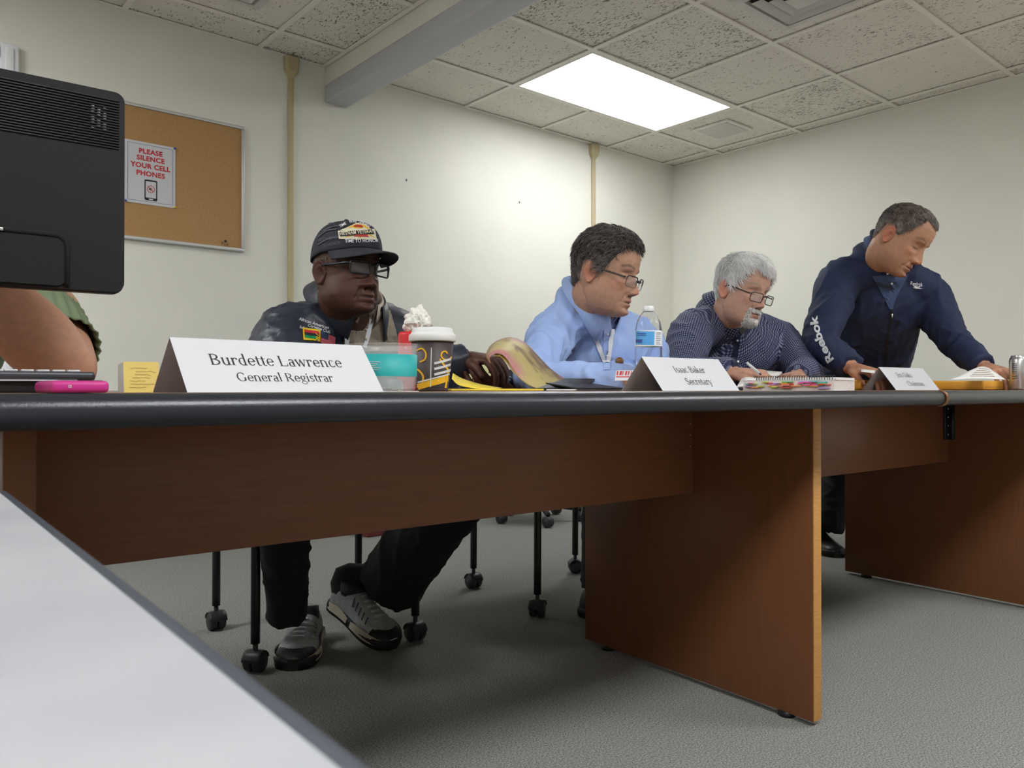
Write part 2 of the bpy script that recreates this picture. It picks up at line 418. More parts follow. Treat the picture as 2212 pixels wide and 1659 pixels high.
# lights in the ceiling
def fixture(fx, fy, label, md=None):
    t = empty('ceiling_light', (fx+TS, fy+TS/2, zc), label, 'light', 'ceiling troffers')
    a, b = .014, .028; x0, y0, x1, y1 = fx+a, fy+a, fx+2*TS-a, fy+TS-a
    m = MB()
    for lo, hi in (((x0, y0), (x1, y0+b-a)), ((x0, y1-b+a), (x1, y1)), ((x0, y0+b-a), (x0+b-a, y1-b+a)), ((x1-b+a, y0+b-a), (x1, y1-b+a))):
        m.box((*lo, zc-.004), (*hi, zc+.012))
    m.build('frame', M_ceil_bar, t, False)
    MB().box((x0+b-a, y0+b-a, zc+.004), (x1-b+a, y1-b+a, zc+.008)).build('diffuser', md or M_diff, t, False)
fixture(*FIX['R'][0], 'bright rectangular fluorescent panel set in the ceiling tiles')
for q, w in zip(FIX['R'][1:]+FIX['L'], ('over the right side', 'straight overhead', 'over the far left corner', 'over the door side')): fixture(*q, 'fluorescent ceiling panel out of view ' + w + ' of the room', M_diff2)

def diffuser_vent(cx, cy, half, label):
    t = empty('air_diffuser', (cx, cy, zc), label, 'vent', 'square ceiling diffusers')
    m = MB(); h = half
    def ring(h0, h1, z0, z1):
        P = []
        for hh, z in ((h0, z0), (h1, z1)): P.append([(cx-hh, cy-hh, z), (cx+hh, cy-hh, z), (cx+hh, cy+hh, z), (cx-hh, cy+hh, z)])
        return P
    MB().grid(ring(h, h*.80, zc-.006, zc-.014), True).grid(ring(h*.80, h*.78, zc-.014, zc+.01), True).grid(ring(h, h+.001, zc-.006, zc+.004), True).build('frame', M_vent, t, False)
    MB().box((cx-h*.79, cy-h*.79, zc+.003), (cx+h*.79, cy+h*.79, zc+.006)).build('duct', M_dark, t, False)
    for k, s in enumerate((.70, .46)):
        MB().grid(ring(h*s, h*(s-.16), zc-.020+.004*k, zc-.002), True).grid(ring(h*s, h*s-.004, zc-.020+.004*k, zc-.016+.004*k), True).build('cone', M_vent, t, False)
    MB().bbox((cx-h*.24, cy-h*.24, zc-.018), (cx+h*.24, cy+h*.24, zc-.012), .002).build('centre_plate', M_vent, t)
diffuser_vent(3.115, 1.765, .215, 'square louvred air diffuser at the top edge above the standing man')
diffuser_vent(1.19, 3.16, .20, 'small diffuser in the ceiling above the cork board')
gv = empty('return_grille', (4.316, 3.0, zc), 'flat square vent cover beside the lit ceiling panel', 'vent')
MB().bbox((4.175, 2.865, zc-.008), (4.455, 3.135, zc+.004), .003).build('frame', M_ceil_bar, gv)
MB().bbox((4.195, 2.885, zc-.013), (4.435, 3.115, zc-.006), .002).build('face_plate', M_vent, gv)

# raceways up the back wall
def raceway(x0, x1, label):
    t = empty('cable_raceway', ((x0+x1)/2, wy1, 0), label, 'raceway', 'ivory cable raceways on the back wall')
    MB().bbox((x0, wy1-.018, .1), (x1, wy1, zc-.09), .005).build('channel', M_conduit, t)
    cx = (x0+x1)/2
    m = MB(); P = []
    for w, d, z in ((.5*(x1-x0), .018, zc-.105), (.034, .034, zc-.075), (.037, .038, zc-.01), (.035, .036, zc-.004)):
        P.append([(cx-w, wy1, z), (cx-w, wy1-d*.8, z), (cx-w*.7, wy1-d, z), (cx+w*.7, wy1-d, z), (cx+w, wy1-d*.8, z), (cx+w, wy1, z)])
    m.grid(P).add(P[-1], [tuple(range(6))]).add(P[0], [tuple(range(5, -1, -1))]).build('ceiling_boot', M_conduit, t, False)
raceway(1.703, 1.730, 'ivory vertical raceway on the wall beside the cork board')
raceway(3.886, 3.914, 'thin ivory raceway on the wall near the room corner')

# door at far left
dr = struct(MB().bbox((-.35, wy1-.012, .01), (.47, wy1-.002, 2.05), .003).build('door_1', M_white_pl))
for k, (a, b, c, d) in enumerate(((-.42, 0, -.35, 2.14), (.475, 0, .545, 2.14), (-.35, 2.055, .475, 2.14))):
    MB().bbox((a, wy1-.03, b), (c, wy1, d), .008).build('casing', M_white_pl, dr)
    MB().bbox((a+.02 if k < 2 else a, wy1-.036, b if k < 2 else b+.02), (c-.02 if k < 2 else c, wy1-.028, d-.02), .004).build('casing_bead', M_white_pl, dr)
for z0, z1 in ((.2, .95), (1.15, 1.95)):
    MB().bbox((-.22, wy1-.018, z0), (.34, wy1-.010, z1), .004).build('door_panel', M_white_pl, dr)

# cork board
cb = empty('cork_board', (1.02, wy1, 1.71), 'cork notice board in an aluminium frame on the wall', 'notice board')
bx0, bx1, bz0, bz1 = .585, 1.477, 1.408, 2.012
MB().box((bx0+.01, wy1-.012, bz0+.01), (bx1-.01, wy1-.001, bz1-.01)).build('cork_panel', M_cork, cb, False)
for lo, hi in (((bx0, bz0), (bx1, bz0+.016)), ((bx0, bz1-.014), (bx1, bz1)), ((bx0, bz0+.016), (bx0+.014, bz1-.014)), ((bx1-.014, bz0+.016), (bx1, bz1-.014))):
    MB().bbox((lo[0], wy1-.02, lo[1]), (hi[0], wy1, hi[1]), .003).build('frame_rail', M_alu, cb)
for x, y in ((480, 524), (487, 521), (486, 529), (492, 527)):
    p = Pd(x, y, 1); d = ray(x, y); p = CP+d*(wy1-.012)/d[1]
    MB().sphere(p, (.006, .008, .006), 10, 6).build('push_pin', M_kraft if x != 487 else M_ink, cb)
# bullseye: notice on the cork board
YB = wy1-.0135
nx0, nx1, nz0, nz1 = .942, 1.157, 1.572, 1.848
notice = empty('paper_notice', (1.05, YB, 1.71), 'white paper notice pinned to the cork board asking to silence cell phones', 'notice')
MB().box((nx0, YB-.001, nz0), (nx1, YB, nz1)).build('sheet', M_white, notice, False)
def tmesh(body, size, offset=0, align='CENTER', spacing=1.0):
    cu = bpy.data.curves.new('t', 'FONT'); cu.body = body; cu.size = size; cu.align_x = align; cu.offset = offset; cu.space_character = spacing
    cu.resolution_u = 3
    o = bpy.data.objects.new('t', cu); COL.objects.link(o)
    dg = bpy.context.evaluated_depsgraph_get(); dg.update(); me = o.evaluated_get(dg).to_mesh()
    v = np.array([tuple(q.co) for q in me.vertices]); f = [tuple(p.vertices) for p in me.polygons]
    o.evaluated_get(dg).to_mesh_clear(); bpy.data.objects.remove(o); bpy.data.curves.remove(cu)
    if len(v) == 0: v = np.zeros((0, 3))
    return v, f
def flat_text(name, body, size, o, ex, ey, m, parent, offset=0, sx=1, align='CENTER', lift=None, spacing=1.0):
    v, f = tmesh(body, size, offset, align, spacing)
    P = np.asarray(o)+np.outer(v[:, 0]*sx, ex)+np.outer(v[:, 1], ey)
    if lift is not None: P = P+np.asarray(lift)
    return mesh(name, P, f, m, parent, False)
EX = np.array([1., 0, 0]); EZ = np.array([0, 0, 1.])
for k, (s, z) in enumerate((('PLEASE', 1.797), ('SILENCE', 1.766), ('YOUR CELL', 1.733), ('PHONES', 1.699))):
    flat_text('notice_lettering', s, .030, ((nx0+nx1)/2+.001, YB-.0016, z), EX, EZ, M_red, notice, offset=.0011, sx=1.02, spacing=1.06)
m = MB()
i = .012
for lo, hi in (((nx0+i, nz0+i), (nx1-i, nz0+i+.0012)), ((nx0+i, nz1-i), (nx1-i, nz1-i+.0012)), ((nx0+i, nz0+i), (nx0+i+.0012, nz1-i)), ((nx1-i, nz0+i), (nx1-i+.0012, nz1-i))):
    m.box((lo[0], YB-.0016, lo[1]), (hi[0], YB-.0011, hi[1]))
m.build('border_rule', M_blueline, notice, False)
cxn = (nx0+nx1)/2+.002
def ringplate(name, outer, inner, o, mt, parent, lift):
    n = len(outer); v = [(o[0]+x, YB-lift, o[1]+z) for x, z in outer]+[(o[0]+x, YB-lift, o[1]+z) for x, z in inner]
    return mesh(name, v, [(i, (i+1) % n, (i+1) % n+n, i+n) for i in range(n)], mt, parent, False)
ringplate('phone_outline', rrect(-.027, -.046, .027, .046, .006), rrect(-.022, -.034, .022, .039, .002), (cxn, 1.637), M_ink, notice, .0015)
MB().box((cxn-.009, YB-.002, 1.594), (cxn+.009, YB-.0016, 1.599)).build('phone_button', M_white, notice, False)
circ = lambda r, n=28: [(r*math.cos(6.2832*k/n), r*math.sin(6.2832*k/n)) for k in range(n)]
ringplate('ban_ring', circ(.0165), circ(.0140), (cxn, 1.642), M_red, notice, .0016)
plate('speaker_glyph', [(-.007, -.003), (-.003, -.003), (.003, -.008), (.003, .008), (-.003, .003), (-.007, .003)], .0003, M_ink, notice, (cxn-.001, YB-.0013, 1.642), (EX, EZ, (0, -1, 0)))
plate('ban_slash', [(-.0115, .0085), (-.0095, .0105), (.0115, -.0085), (.0095, -.0105)], .0003, M_red, notice, (cxn, YB-.0017, 1.642), (EX, EZ, (0, -1, 0)))
for p, mm in (((nx1-.004, nz1-.004), M_blueline), ((nx1-.004, nz0+.004), M_legal), ((nx0+.004, nz0+.004), M_blueline)):
    MB().sphere((p[0], YB-.006, p[1]), (.005, .006, .005), 10, 8).build('push_pin', mm, notice)
# ------------------------------------------------------------------ conference table
ROT = np.stack([U_, V_, EZ], 1)
def TB(m, lo, hi, b=.002): return m.bbox(lo, hi, b, ROT)
SEAM = 1.937; VE0, VE1 = .868, 1.85
def tabletop(u0, u1, root):
    TB(MB(), (u0, VE0, ZT-.033), (u1, VE1, ZT), .0015).build('top_surface', M_lam, root)
    for v0, sgn in ((VE0, -1), (VE1, 1)):
        prof = [(0, .0005), (.010, -.0015), (.017, -.007), (.0205, -.0155), (.0195, -.025), (.013, -.032), (0, -.0345)]
        P = [[tuple(ROT @ np.array((u, v0+sgn*a, ZT+z))) for a, z in prof] for u in (u0, u1)]
        MB().grid(P).add(P[0], [tuple(range(7))]).add(P[1], [tuple(range(6, -1, -1))]).build('edge_moulding', M_vinyl, root)
t1 = empty('conference_table', T(1.7, 1.36, 0), 'long cherry wood conference table with black moulded edge and panel legs', 'table')
tabletop(-.75, SEAM-.004, t1)
def upright(u0, u1, root):
    TB(MB(), (u0, .983, .012), (u1, 1.722, ZT-.033), .0015).build('panel_leg', M_woodv, root)
    TB(MB(), (u0+.0006, .9815, .013), (u1-.0006, .984, ZT-.034), .0006).build('edge_band', M_woodedge if u0 > 1 else M_woodv, root)  # left leg's band takes dark veneer to imitate shadow on its edge
    for v in (1.06, 1.64):
        MB().cyl(T((u0+u1)/2, v, 0), T((u0+u1)/2, v, .013), .02, n=18).build('glide', M_black, root)
upright(.083, .114, t1); upright(1.598, 1.629, t1)
TB(MB(), (.114, 1.318, .484), (1.598, 1.338, ZT-.033)).build('modesty_panel', M_wood, t1)
for k in range(3):
    MB().cyl(T(1.585, 1.3185, .66-.028*k), T(1.585, 1.316, .66-.028*k), .0022, n=10).build('screw_cap', M_woodedge, t1)
t2 = t1
tabletop(SEAM+.004, 4.15, t2)
upright(3.03, 3.061, t2)
TB(MB(), (1.629, 1.318, .484), (3.03, 1.338, ZT-.033)).build('modesty_panel', M_wood, t2)
br = TB(MB(), (2.985, 1.311, .565), (3.028, 1.318, .695), .003).box((3.0285-.005, 1.297, .565), (3.0285, 1.317, .695), ROT).build('corner_bracket', M_black, t2)
for k in range(4):
    MB().cyl(T(3.006, 1.3105, .585+.031*k), T(3.006, 1.3085, .585+.031*k), .004, n=10).build('screw', M_steel, br)
prof = [(0.004, .0005), (.012, -.0015), (.019, -.007), (.0225, -.0155), (.0215, -.025), (.015, -.032), (0, -.0345)]
MB().tube(cat_rom([T(SEAM, VE0-a, ZT+z) for a, z in prof], 4), [.0035]*25, 8).build('seam_strip', M_seam, t2)
TB(MB(), (SEAM-.003, VE0, ZT-.02), (SEAM+.003, VE1, ZT+.0006), .0005).build('seam_line', M_seam, t2)

# low grey table in the foreground
ft = empty('side_table', (-.45, .2, 0), 'pale grey laminate side table with slate edge in the near corner', 'table')
zf = .67
e0, e1 = Pz(0, 1065, zf), Pz(727, 1654, zf)
d01 = nrm(e0-e1); nrm_out = np.array([d01[1], -d01[0], 0])
A = e0+d01*.02; B = e1-d01*.75; wdt = .75
quad = [A, B, B-nrm_out*wdt, A-nrm_out*wdt]
v = [tuple(q) for q in quad]+[tuple(q-np.array([0, 0, .028])) for q in quad]
mesh('top_surface', v, [(0, 3, 2, 1), (4, 5, 6, 7), (0, 1, 5, 4), (1, 2, 6, 5), (2, 3, 7, 6), (3, 0, 4, 7)], M_lam2, ft, False)
pr = [(0, .0), (.006, -.001), (.010, -.005), (.012, -.014), (.010, -.023), (.006, -.027), (0, -.028)]
MB().grid([[tuple(q+nrm_out*a+np.array([0, 0, z])) for a, z in pr] for q in (A, B)]).build('edge_moulding', M_vinyl2, ft)
for q in (A-nrm_out*.1-d01*.1, B-nrm_out*.1+d01*.1, B-nrm_out*.65+d01*.1, A-nrm_out*.65-d01*.1):
    MB().cyl((q[0], q[1], 0), (q[0], q[1], zf-.03), .02).build('leg', M_blackmetal, ft)

# ------------------------------------------------------------------ chairs on casters
def make_chair():
    root = empty('caster_chair', (0, 0, 0))
    wx, fy, ry = .235, -.22, .22                                     # front faces -y
    def up(name, pts, r, m=M_blackmetal, n=14): return MB().tube(pts, [r]*len(pts), n).build(name, m, root)
    for sx in (-1, 1):
        up('leg', cat_rom([(sx*wx, fy, .075), (sx*wx, fy, .40), (sx*wx, fy+.02, .455)], 4), .0125)
        up('leg', cat_rom([(sx*wx, ry, .075), (sx*wx, ry, .44), (sx*wx*.98, ry+.03, .60), (sx*wx*.96, ry+.07, .84)], 4), .0125)
        up('seat_rail', [(sx*wx, fy+.015, .435), (sx*wx, ry, .435)], .011)
        for y in (fy, ry):
            c = MB(); a = .5*sx+(.6 if y > 0 else -.3); R = np.array([[math.cos(a), -math.sin(a), 0], [math.sin(a), math.cos(a), 0], [0, 0, 1]])
            for s in (-1, 1):
                prof = [(.004, -.0), (.020, .001), (.0265, .003), (.0275, .010), (.0270, .018), (.0245, .021)]
                Q = np.array([[0, 0, s], [1, 0, 0], [0, 1, 0]]) if s > 0 else np.array([[0, 0, -1], [1, 0, 0], [0, -1, 0]])
                c.lathe([(r, .001+h*1.08) for r, h in prof], (0, 0, .0275), 22, R @ np.array([[0, 0, s], [1, 0, 0], [0, 1, 0]], float))
            co = c.build('caster', M_grey_plastic, None); co.data.transform(Matrix.Translation((sx*wx, y, 0))); co.parent = root
            hm = MB().tube([R @ np.array((0, -.027*math.cos(q_), .0275+.0285*math.sin(q_))) for q_ in np.linspace(.1, 2.9, 9)], [(.0265, .0035)]*9, 12, ref=R @ np.array((1., 0, 0)))
            hm.cyl((0, 0, .045), (0, 0, .076), .007); ho = hm.build('caster_hood', M_grey_plastic); ho.data.transform(Matrix.Translation((sx*wx, y, 0))); ho.parent = co
    up('cross_rail', [(-wx, fy+.015, .435), (wx, fy+.015, .435)], .011); up('cross_rail', [(-wx, ry, .435), (wx, ry, .435)], .011)
    MB().bbox((-.235, -.235, .435), (.235, .225, .49), .022, seg=4).build('seat', M_chair, root)
    P = []
    for iz in range(13):
        z = .56+.265*iz/12; row = []
        for ix in range(21):
            x = -.235+.47*ix/20; row.append((x, ry+.012+.045*(z-.5)+.035*(1-(x/.235)**2)*1, z))
        P.append(row)
    P = np.array(P); Q = P+np.array([0, -.035, 0]); m = MB().grid(P).grid(Q[:, ::-1])
    for a, b in ((P[0], Q[0]), (Q[-1], P[-1])): m.grid([b, a])
    m.grid([P[:, 0], Q[:, 0]]).grid([Q[:, -1], P[:, -1]])
    m.build('backrest', M_chair, root)
    return root
M_chair = mat('grey_vinyl_upholstery', (.045, .048, .055), .45, bump=.15, bscale=300)
chair1 = make_chair()
def place(c, x, y, rz, label): c.location = (x, y, 0); c.rotation_euler = (0, 0, rz); tag(c, label, 'chair', 'black caster chairs behind the table')
place(chair1, 1.10, 2.235, math.radians(-7), 'black-legged caster chair under the man in the veteran cap')
c2 = copy_tree(chair1); place(c2, 2.015, 2.115, math.radians(-9), 'black-legged caster chair under the man in the blue shirt')
c3 = copy_tree(chair1); place(c3, 2.72, 2.12, math.radians(-6), 'caster chair under the man in the checked shirt')
c4 = copy_tree(chair1); place(c4, .0, 2.28, math.radians(8), 'caster chair behind the black monitor')
# ------------------------------------------------------------------ people: heads, hands, garments
def sm(a, k=3):
    for _ in range(k): a = np.convolve(np.pad(a, 1, mode='edge'), [.25, .5, .25], 'valid')
    return a
def hframe(fwd, upv=(0, 0, 1), roll=0):
    f = nrm(fwd); l = nrm(np.cross(upv, f)); u = np.cross(f, l)
    if roll: l, u = l*math.cos(roll)+u*math.sin(roll), u*math.cos(roll)-l*math.sin(roll)
    return np.stack([-l, f, u], 1)                  # columns: x = person's right, y = forward, z = up
def face_dir(theta, pitch):                          # theta: turn to image right from facing the camera
    h = math.sin(theta)*RT-math.cos(theta)*np.array([FW[0], FW[1], 0])/np.linalg.norm(FW[:2])
    return nrm(h)*math.cos(pitch)+np.array([0, 0, -math.sin(pitch)])
HZ = np.array([-.122, -.116, -.104, -.088, -.066, -.042, -.015, .015, .04, .065, .09, .108, .118, .122])
HF = np.array([.050, .072, .084, .083, .084, .083, .081, .087, .090, .087, .074, .052, .028, .0])
HB = np.array([.00, -.01, -.025, -.045, -.068, -.082, -.092, -.099, -.101, -.098, -.085, -.063, -.035, .0])
HW = np.array([.018, .034, .047, .057, .064, .069, .072, .0745, .0765, .076, .068, .051, .029, .0])
NR, NS = 100, 132
def head_grid(o):
    g = o.get
    z = np.linspace(-.122, .122, NR); z = np.sign(z)*.122*(1-(1-np.abs(z)/.122)**1.12)
    yf = sm(np.interp(z, HZ, HF), 4); yb = sm(np.interp(z, HZ, HB), 4); w = sm(np.interp(z, HZ, HW), 4)
    jaw = g('jaw', 1.0); w = w*np.where(z < -.02, 1+(jaw-1)*np.clip((-.02-z)/.05, 0, 1), 1)
    yf[-1] = yb[-1] = w[-1] = 0; 
    t = np.linspace(0, 2*math.pi, NS, endpoint=False); t = t-.42*np.sin(t)
    st, ct = np.sin(t), np.cos(t)
    pe = .92
    X = w[:, None]*(np.sign(st)*np.abs(st)**pe)[None]
    yc = -.012
    Y = np.where(ct[None] > 0, yc+(yf[:, None]-yc)*(np.abs(ct)**pe)[None], yc-(yc-yb[:, None])*(np.abs(ct)**pe)[None])
    Y[-1] = 0; Y[0] = yf[0]*.3
    Z = np.repeat(z[:, None], NS, 1)
    P = np.stack([X, Y, Z], -1)
    fr = np.clip((Y-.005)/.045, 0, 1); fr = fr*fr*(3-2*fr)
    ga = lambda x, zz, sx, sz: np.exp(-((X-x)/sx)**2-((Z-zz)/sz)**2)
    sym = lambda x, zz, sx, sz: ga(x, zz, sx, sz)+ga(-x, zz, sx, sz)
    d = np.zeros_like(X)
    nl = g('nose', 1.0); nw = g('nosew', 1.0)
    # nose: ridge profile by height
    rz = np.interp(Z, [-.062, -.056, -.050, -.044, -.036, -.02, -.004, .008, .018], [0, .004, .019, .027, .0265, .018, .009, .003, 0])
    sg = np.interp(Z, [-.06, -.045, -.03, 0, .02], [.0135*nw, .0125*nw, .0095*nw, .0075, .009])
    d += nl*rz*np.exp(-(X/sg)**2)
    d += .0105*nw*sym(.0145*nw, -.046, .0065*nw, .0065)-.007*sym(.0075*nw, -.0555, .004, .0035)
    d -= .0125*sym(.032, -.001, .016, .0115)
    d += .0075*sym(.033, -.003, .0115, .0075)                       # lids
    d -= .0030*sym(.033, -.0085, .013, .0018)+.0022*sym(.033, .006, .014, .002)
    d += g('brow', .0045)*sym(.030, .0195, .021, .007)
    d += .0055*sym(.046, -.026, .018, .015)+g('cheek', 0)*sym(.045, -.055, .02, .02)
    d += .0065*ga(0, -.0685, .019, .006)+.0065*ga(0, -.0815, .017, .0062)-.0065*ga(0, -.0752, .022, .0020)*g('lipline', 1)
    d -= .0025*ga(0, -.061, .003, .005)-.0
    d -= .0045*ga(0, -.0925, .02, .005)
    d += g('chin', .006)*ga(0, -.107, .017, .011)
    def crease(x0, z0, x1, z1, s, a):
        for sx in (-1, 1):
            A = np.array([sx*x0, z0]); B = np.array([sx*x1, z1]); AB = B-A
            k = np.clip(((X-A[0])*AB[0]+(Z-A[1])*AB[1])/(AB @ AB), 0, 1)
            dd = (X-A[0]-k*AB[0])**2+(Z-A[1]-k*AB[1])**2
            d[:] -= a*np.exp(-dd/(s*s))
    ag = g('age', 1)
    crease(.019, -.046, .031, -.080, .0042, .0034*ag); crease(.03, -.088, .033, -.105, .004, .0018*ag); crease(.022, -.013, .040, -.019, .004, .0014*ag)
    for k in range(3): d -= .0008*ag*ga(0, .05+.011*k, .04, .002)
    P[..., 1] += d*fr*1.0
    # cheeks and jowls outward
    jw = g('jowl', 0)
    P[..., 0] += np.sign(X)*jw*np.exp(-((Z+.075)/.03)**2)*np.clip(np.abs(st)[None], 0, 1)*np.clip(1-np.abs(Y-.03)/.07, 0, 1)
    # colour
    c = np.array(g('skin')); C = np.ones((NR, NS, 3))*c
    def tint(m, k):
        C[:] = C*(1-m[..., None])+np.array(k)*m[..., None]
    red = np.array(g('red', c*np.array([1.08, .74, .70])))
    tint(fr*np.clip(.55*sym(.045, -.03, .022, .02)+.6*ga(0, -.042, .016, .014), 0, .75), red)
    tint(fr*np.clip(.9*(ga(0, -.0685, .021, .0045)+ga(0, -.082, .019, .0052)), 0, .8), np.array(g('lip', c*np.array([.95, .55, .55]))))
    tint(fr*np.clip(ga(0, -.0752, .023, .0017)*1.2, 0, .9)*g('lipline', 1), c*.25)
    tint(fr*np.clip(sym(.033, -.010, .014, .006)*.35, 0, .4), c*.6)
    tint(fr*np.clip(sym(.033, -.0085, .0125, .0017)*1.1, 0, .85), c*.12)           # lash line
    tint(fr*np.clip(sym(.0078*nw, -.0555, .0045, .0032)*1.2, 0, .85), c*.16)
    bc = g('browcol', None)
    if bc is not None:
        arch = .0235+.004*np.exp(-((np.abs(X)-.036)/.012)**2)-.10*np.clip(np.abs(X)-.046, 0, 1)
        tint(fr*np.clip(np.exp(-((Z-arch)/.0042)**2)*np.clip((np.abs(X)-.010)/.006, 0, 1)*np.clip((.057-np.abs(X))/.006, 0, 1), 0, .85), np.array(bc))
    st_ = g('stubble', None)
    if st_ is not None:
        mk = np.clip((-.052-Z)/.012, 0, 1)*np.clip((Y+.02)/.03, 0, 1)
        tint(mk*st_[1], np.array(st_[0]))
    tint(np.clip(-(Z+.10)/.02, 0, 1)*.0+np.clip(sinnoise(P.reshape(-1, 3), 45, 5).reshape(NR, NS)*.10, 0, .2), c*.82)
    return P, C, t
def grid_faces(a, b):
    return [(i*b+k, i*b+(k+1) % b, (i+1)*b+(k+1) % b, (i+1)*b+k) for i in range(a-1) for k in range(b)]
def ear_mesh(side, c, s=1.0):
    n, mm = 26, 9; P = []
    for i in range(mm):
        r = i/(mm-1)
        row = []
        for k in range(n):
            a = 2*math.pi*k/n
            ex = .0165*(1+.10*math.sin(a))*s; ez = .0315*s*(1 if math.sin(a) > 0 else .98)
            y = -ex*math.cos(a)*r*(1-.25*max(0, -math.sin(a))); zz = ez*math.sin(a)*r
            rim = math.exp(-((r-.88)/.14)**2)*.0055-.0075*math.exp(-(((y-.003)/.008)**2+((zz+.004)/.012)**2))+.003*math.exp(-((r-.5)/.12)**2)*(math.sin(a) > -.3)
            row.append((side*(.004+rim+.010*(-y/.0165+.4)*.8), y*1.0-.004, zz))
        P.append(row)
    P = np.array(P); B = P[::-1].copy(); B[..., 0] = B[..., 0]*.35-side*.006
    G = np.concatenate([P, B[1:]], 0) if False else np.concatenate([P, B], 0)
    V = G.reshape(-1, 3)+np.array(c); F = grid_faces(2*mm, n)
    return V, F
class Body:                                            # one skin mesh per person
    def __init__(s, skin): s.v = []; s.f = []; s.c = []; s.skin = np.array(skin)
    def add(s, v, f, c=None):
        n = sum(len(x) for x in s.v); v = np.asarray(v, float); s.v.append(v); s.f += [tuple(i+n for i in q) for q in f]
        s.c.append(np.ones((len(v), 3))*s.skin if c is None else np.asarray(c).reshape(-1, 3))
    def build(s, parent): 
        return mesh('body', np.vstack(s.v), s.f, M_skin, parent, True, cols=np.vstack(s.c))
def add_head(body, o, C0, R, scale=1.0):
    P, C, t = head_grid(o)
    wv = lambda q: (np.asarray(q).reshape(-1, 3)*scale) @ R.T+C0
    body.add(wv(P), grid_faces(NR, NS), C)
    for sd in (-1, 1):
        v, f = ear_mesh(sd, (sd*.0725, -.012, -.010), o.get('ear', 1.0))
        cc = np.ones((len(v), 3))*np.array(o['skin'])*np.array(o.get('eartint', (1.05, .80, .76)))
        body.add(wv(v), f, cc)
    return P, t, wv
def hairline(t, o):
    a = np.degrees(np.abs(((t+math.pi) % (2*math.pi))-math.pi))      # 0 front .. 180 back
    return np.interp(a, o.get('hl_a', [0, 20, 38, 55, 68, 78, 86, 96, 112, 124, 150, 180]), o.get('hl_z', [.078, .082, .070, .045, .012, -.012, -.004, .026, .022, -.03, -.062, -.066]))
def add_hair(name, P, t, wv, o, parent, thick=.012, dens=2200, slen=.035, lift=.35, cols=((.02, .015, .012), (.16, .14, .13)), rad=.0011, seed=1, front=None, flow='fwd', wav=.3, shellc=None):
    r = np.random.default_rng(seed)
    Z = P[..., 2]; hl = hairline(t, o)[None, :]
    mk = np.clip((Z-hl)/.016, -1, 1)
    G = np.linalg.norm(P-np.array([0, -.01, .02]), axis=-1, keepdims=True); D = (P-np.array([0, -.01, .02]))/np.maximum(G, 1e-6)
    th = thick*np.clip(mk, -.25, 1)*(1+.5*np.clip((Z-.05)/.07, 0, 1)*o.get('vol', 1))
    nz = sinnoise(P.reshape(-1, 3), 28, seed).reshape(Z.shape)
    S = P+D*(th*(1+.16*nz))[..., None]-D*(.0015*(mk < 0))[..., None]
    V = S.reshape(-1, 3); F = [q for q in grid_faces(NR, NS) if max(mk.ravel()[list(q)]) > -.15]
    used = sorted({i for q in F for i in q}); ix = {k: i for i, k in enumerate(used)}
    Vs = V[used]; Fs = [tuple(ix[i] for i in q) for q in F]
    c0, c1 = np.array(cols[0]), np.array(cols[1])
    side = np.clip((.06-V[used][:, 2])/.06, 0, 1)                      # greyer at the sides
    mixv = np.clip(.25+.25*sinnoise(Vs, 40, seed+1)+.35*side, 0, 1)[:, None]
    CS = (c0*(1-mixv)+c1*mixv)*.8
    allv = [wv(Vs)]; allf = list(Fs); allc = [CS]; n0 = len(Vs)
    # strands
    cand = np.argwhere(mk > .1); wts = G[..., 0][cand[:, 0], cand[:, 1]]**2*np.maximum(np.sqrt(np.maximum(P[cand[:, 0], cand[:, 1], 0]**2+P[cand[:, 0], cand[:, 1], 1]**2, 1e-6)), .01)*(1+.9*np.abs(np.cos(t[cand[:, 1]]))*0)
    wts = wts/wts.sum(); pick = cand[r.choice(len(cand), dens, p=wts)]
    for i, k in pick:
        p = S[i, k]+D[i, k]*.0005; dr = D[i, k]
        crown = np.array([0, -.055, .125])
        fl = p-crown; 
        if flow == 'fwd': fl = fl+np.array([0, .03, -.01])+np.array([0, .05*max(0, dr[2]), 0])
        elif flow == 'back': fl = np.array([np.sign(p[0])*.01, -.06, -.02])+ .35*fl
        fl = fl+r.normal(size=3)*wav*.05
        fl = nrm(fl-dr*(fl @ dr)); L = slen*r.uniform(.55, 1.25)
        pts = [p]; dirn = nrm(fl+dr*lift*r.uniform(.3, 1.3))
        bend = nrm(np.cross(dr, fl))*r.normal()*wav
        for s in range(3):
            dirn = nrm(dirn-dr*lift*.30+bend*.25); pts.append(pts[-1]+dirn*L/3)
        rr = rad*r.uniform(.7, 1.3)
        v, f = sweep(pts, [rr, rr*1.2, rr*.9, rr*.15], 3, False)
        n = n0; allv.append(wv(v)); allf += [tuple(q+n for q in g) for g in f]; n0 += len(v)
        m = np.clip(r.beta(1.2, 1.6)*.9+.35*np.clip((.05-p[2])/.06, 0, 1), 0, 1)
        allc.append(np.ones((len(v), 3))*(c0*(1-m)+c1*m))
    return mesh(name, np.vstack(allv), allf, M_hair, parent, True, cols=np.vstack(allc))
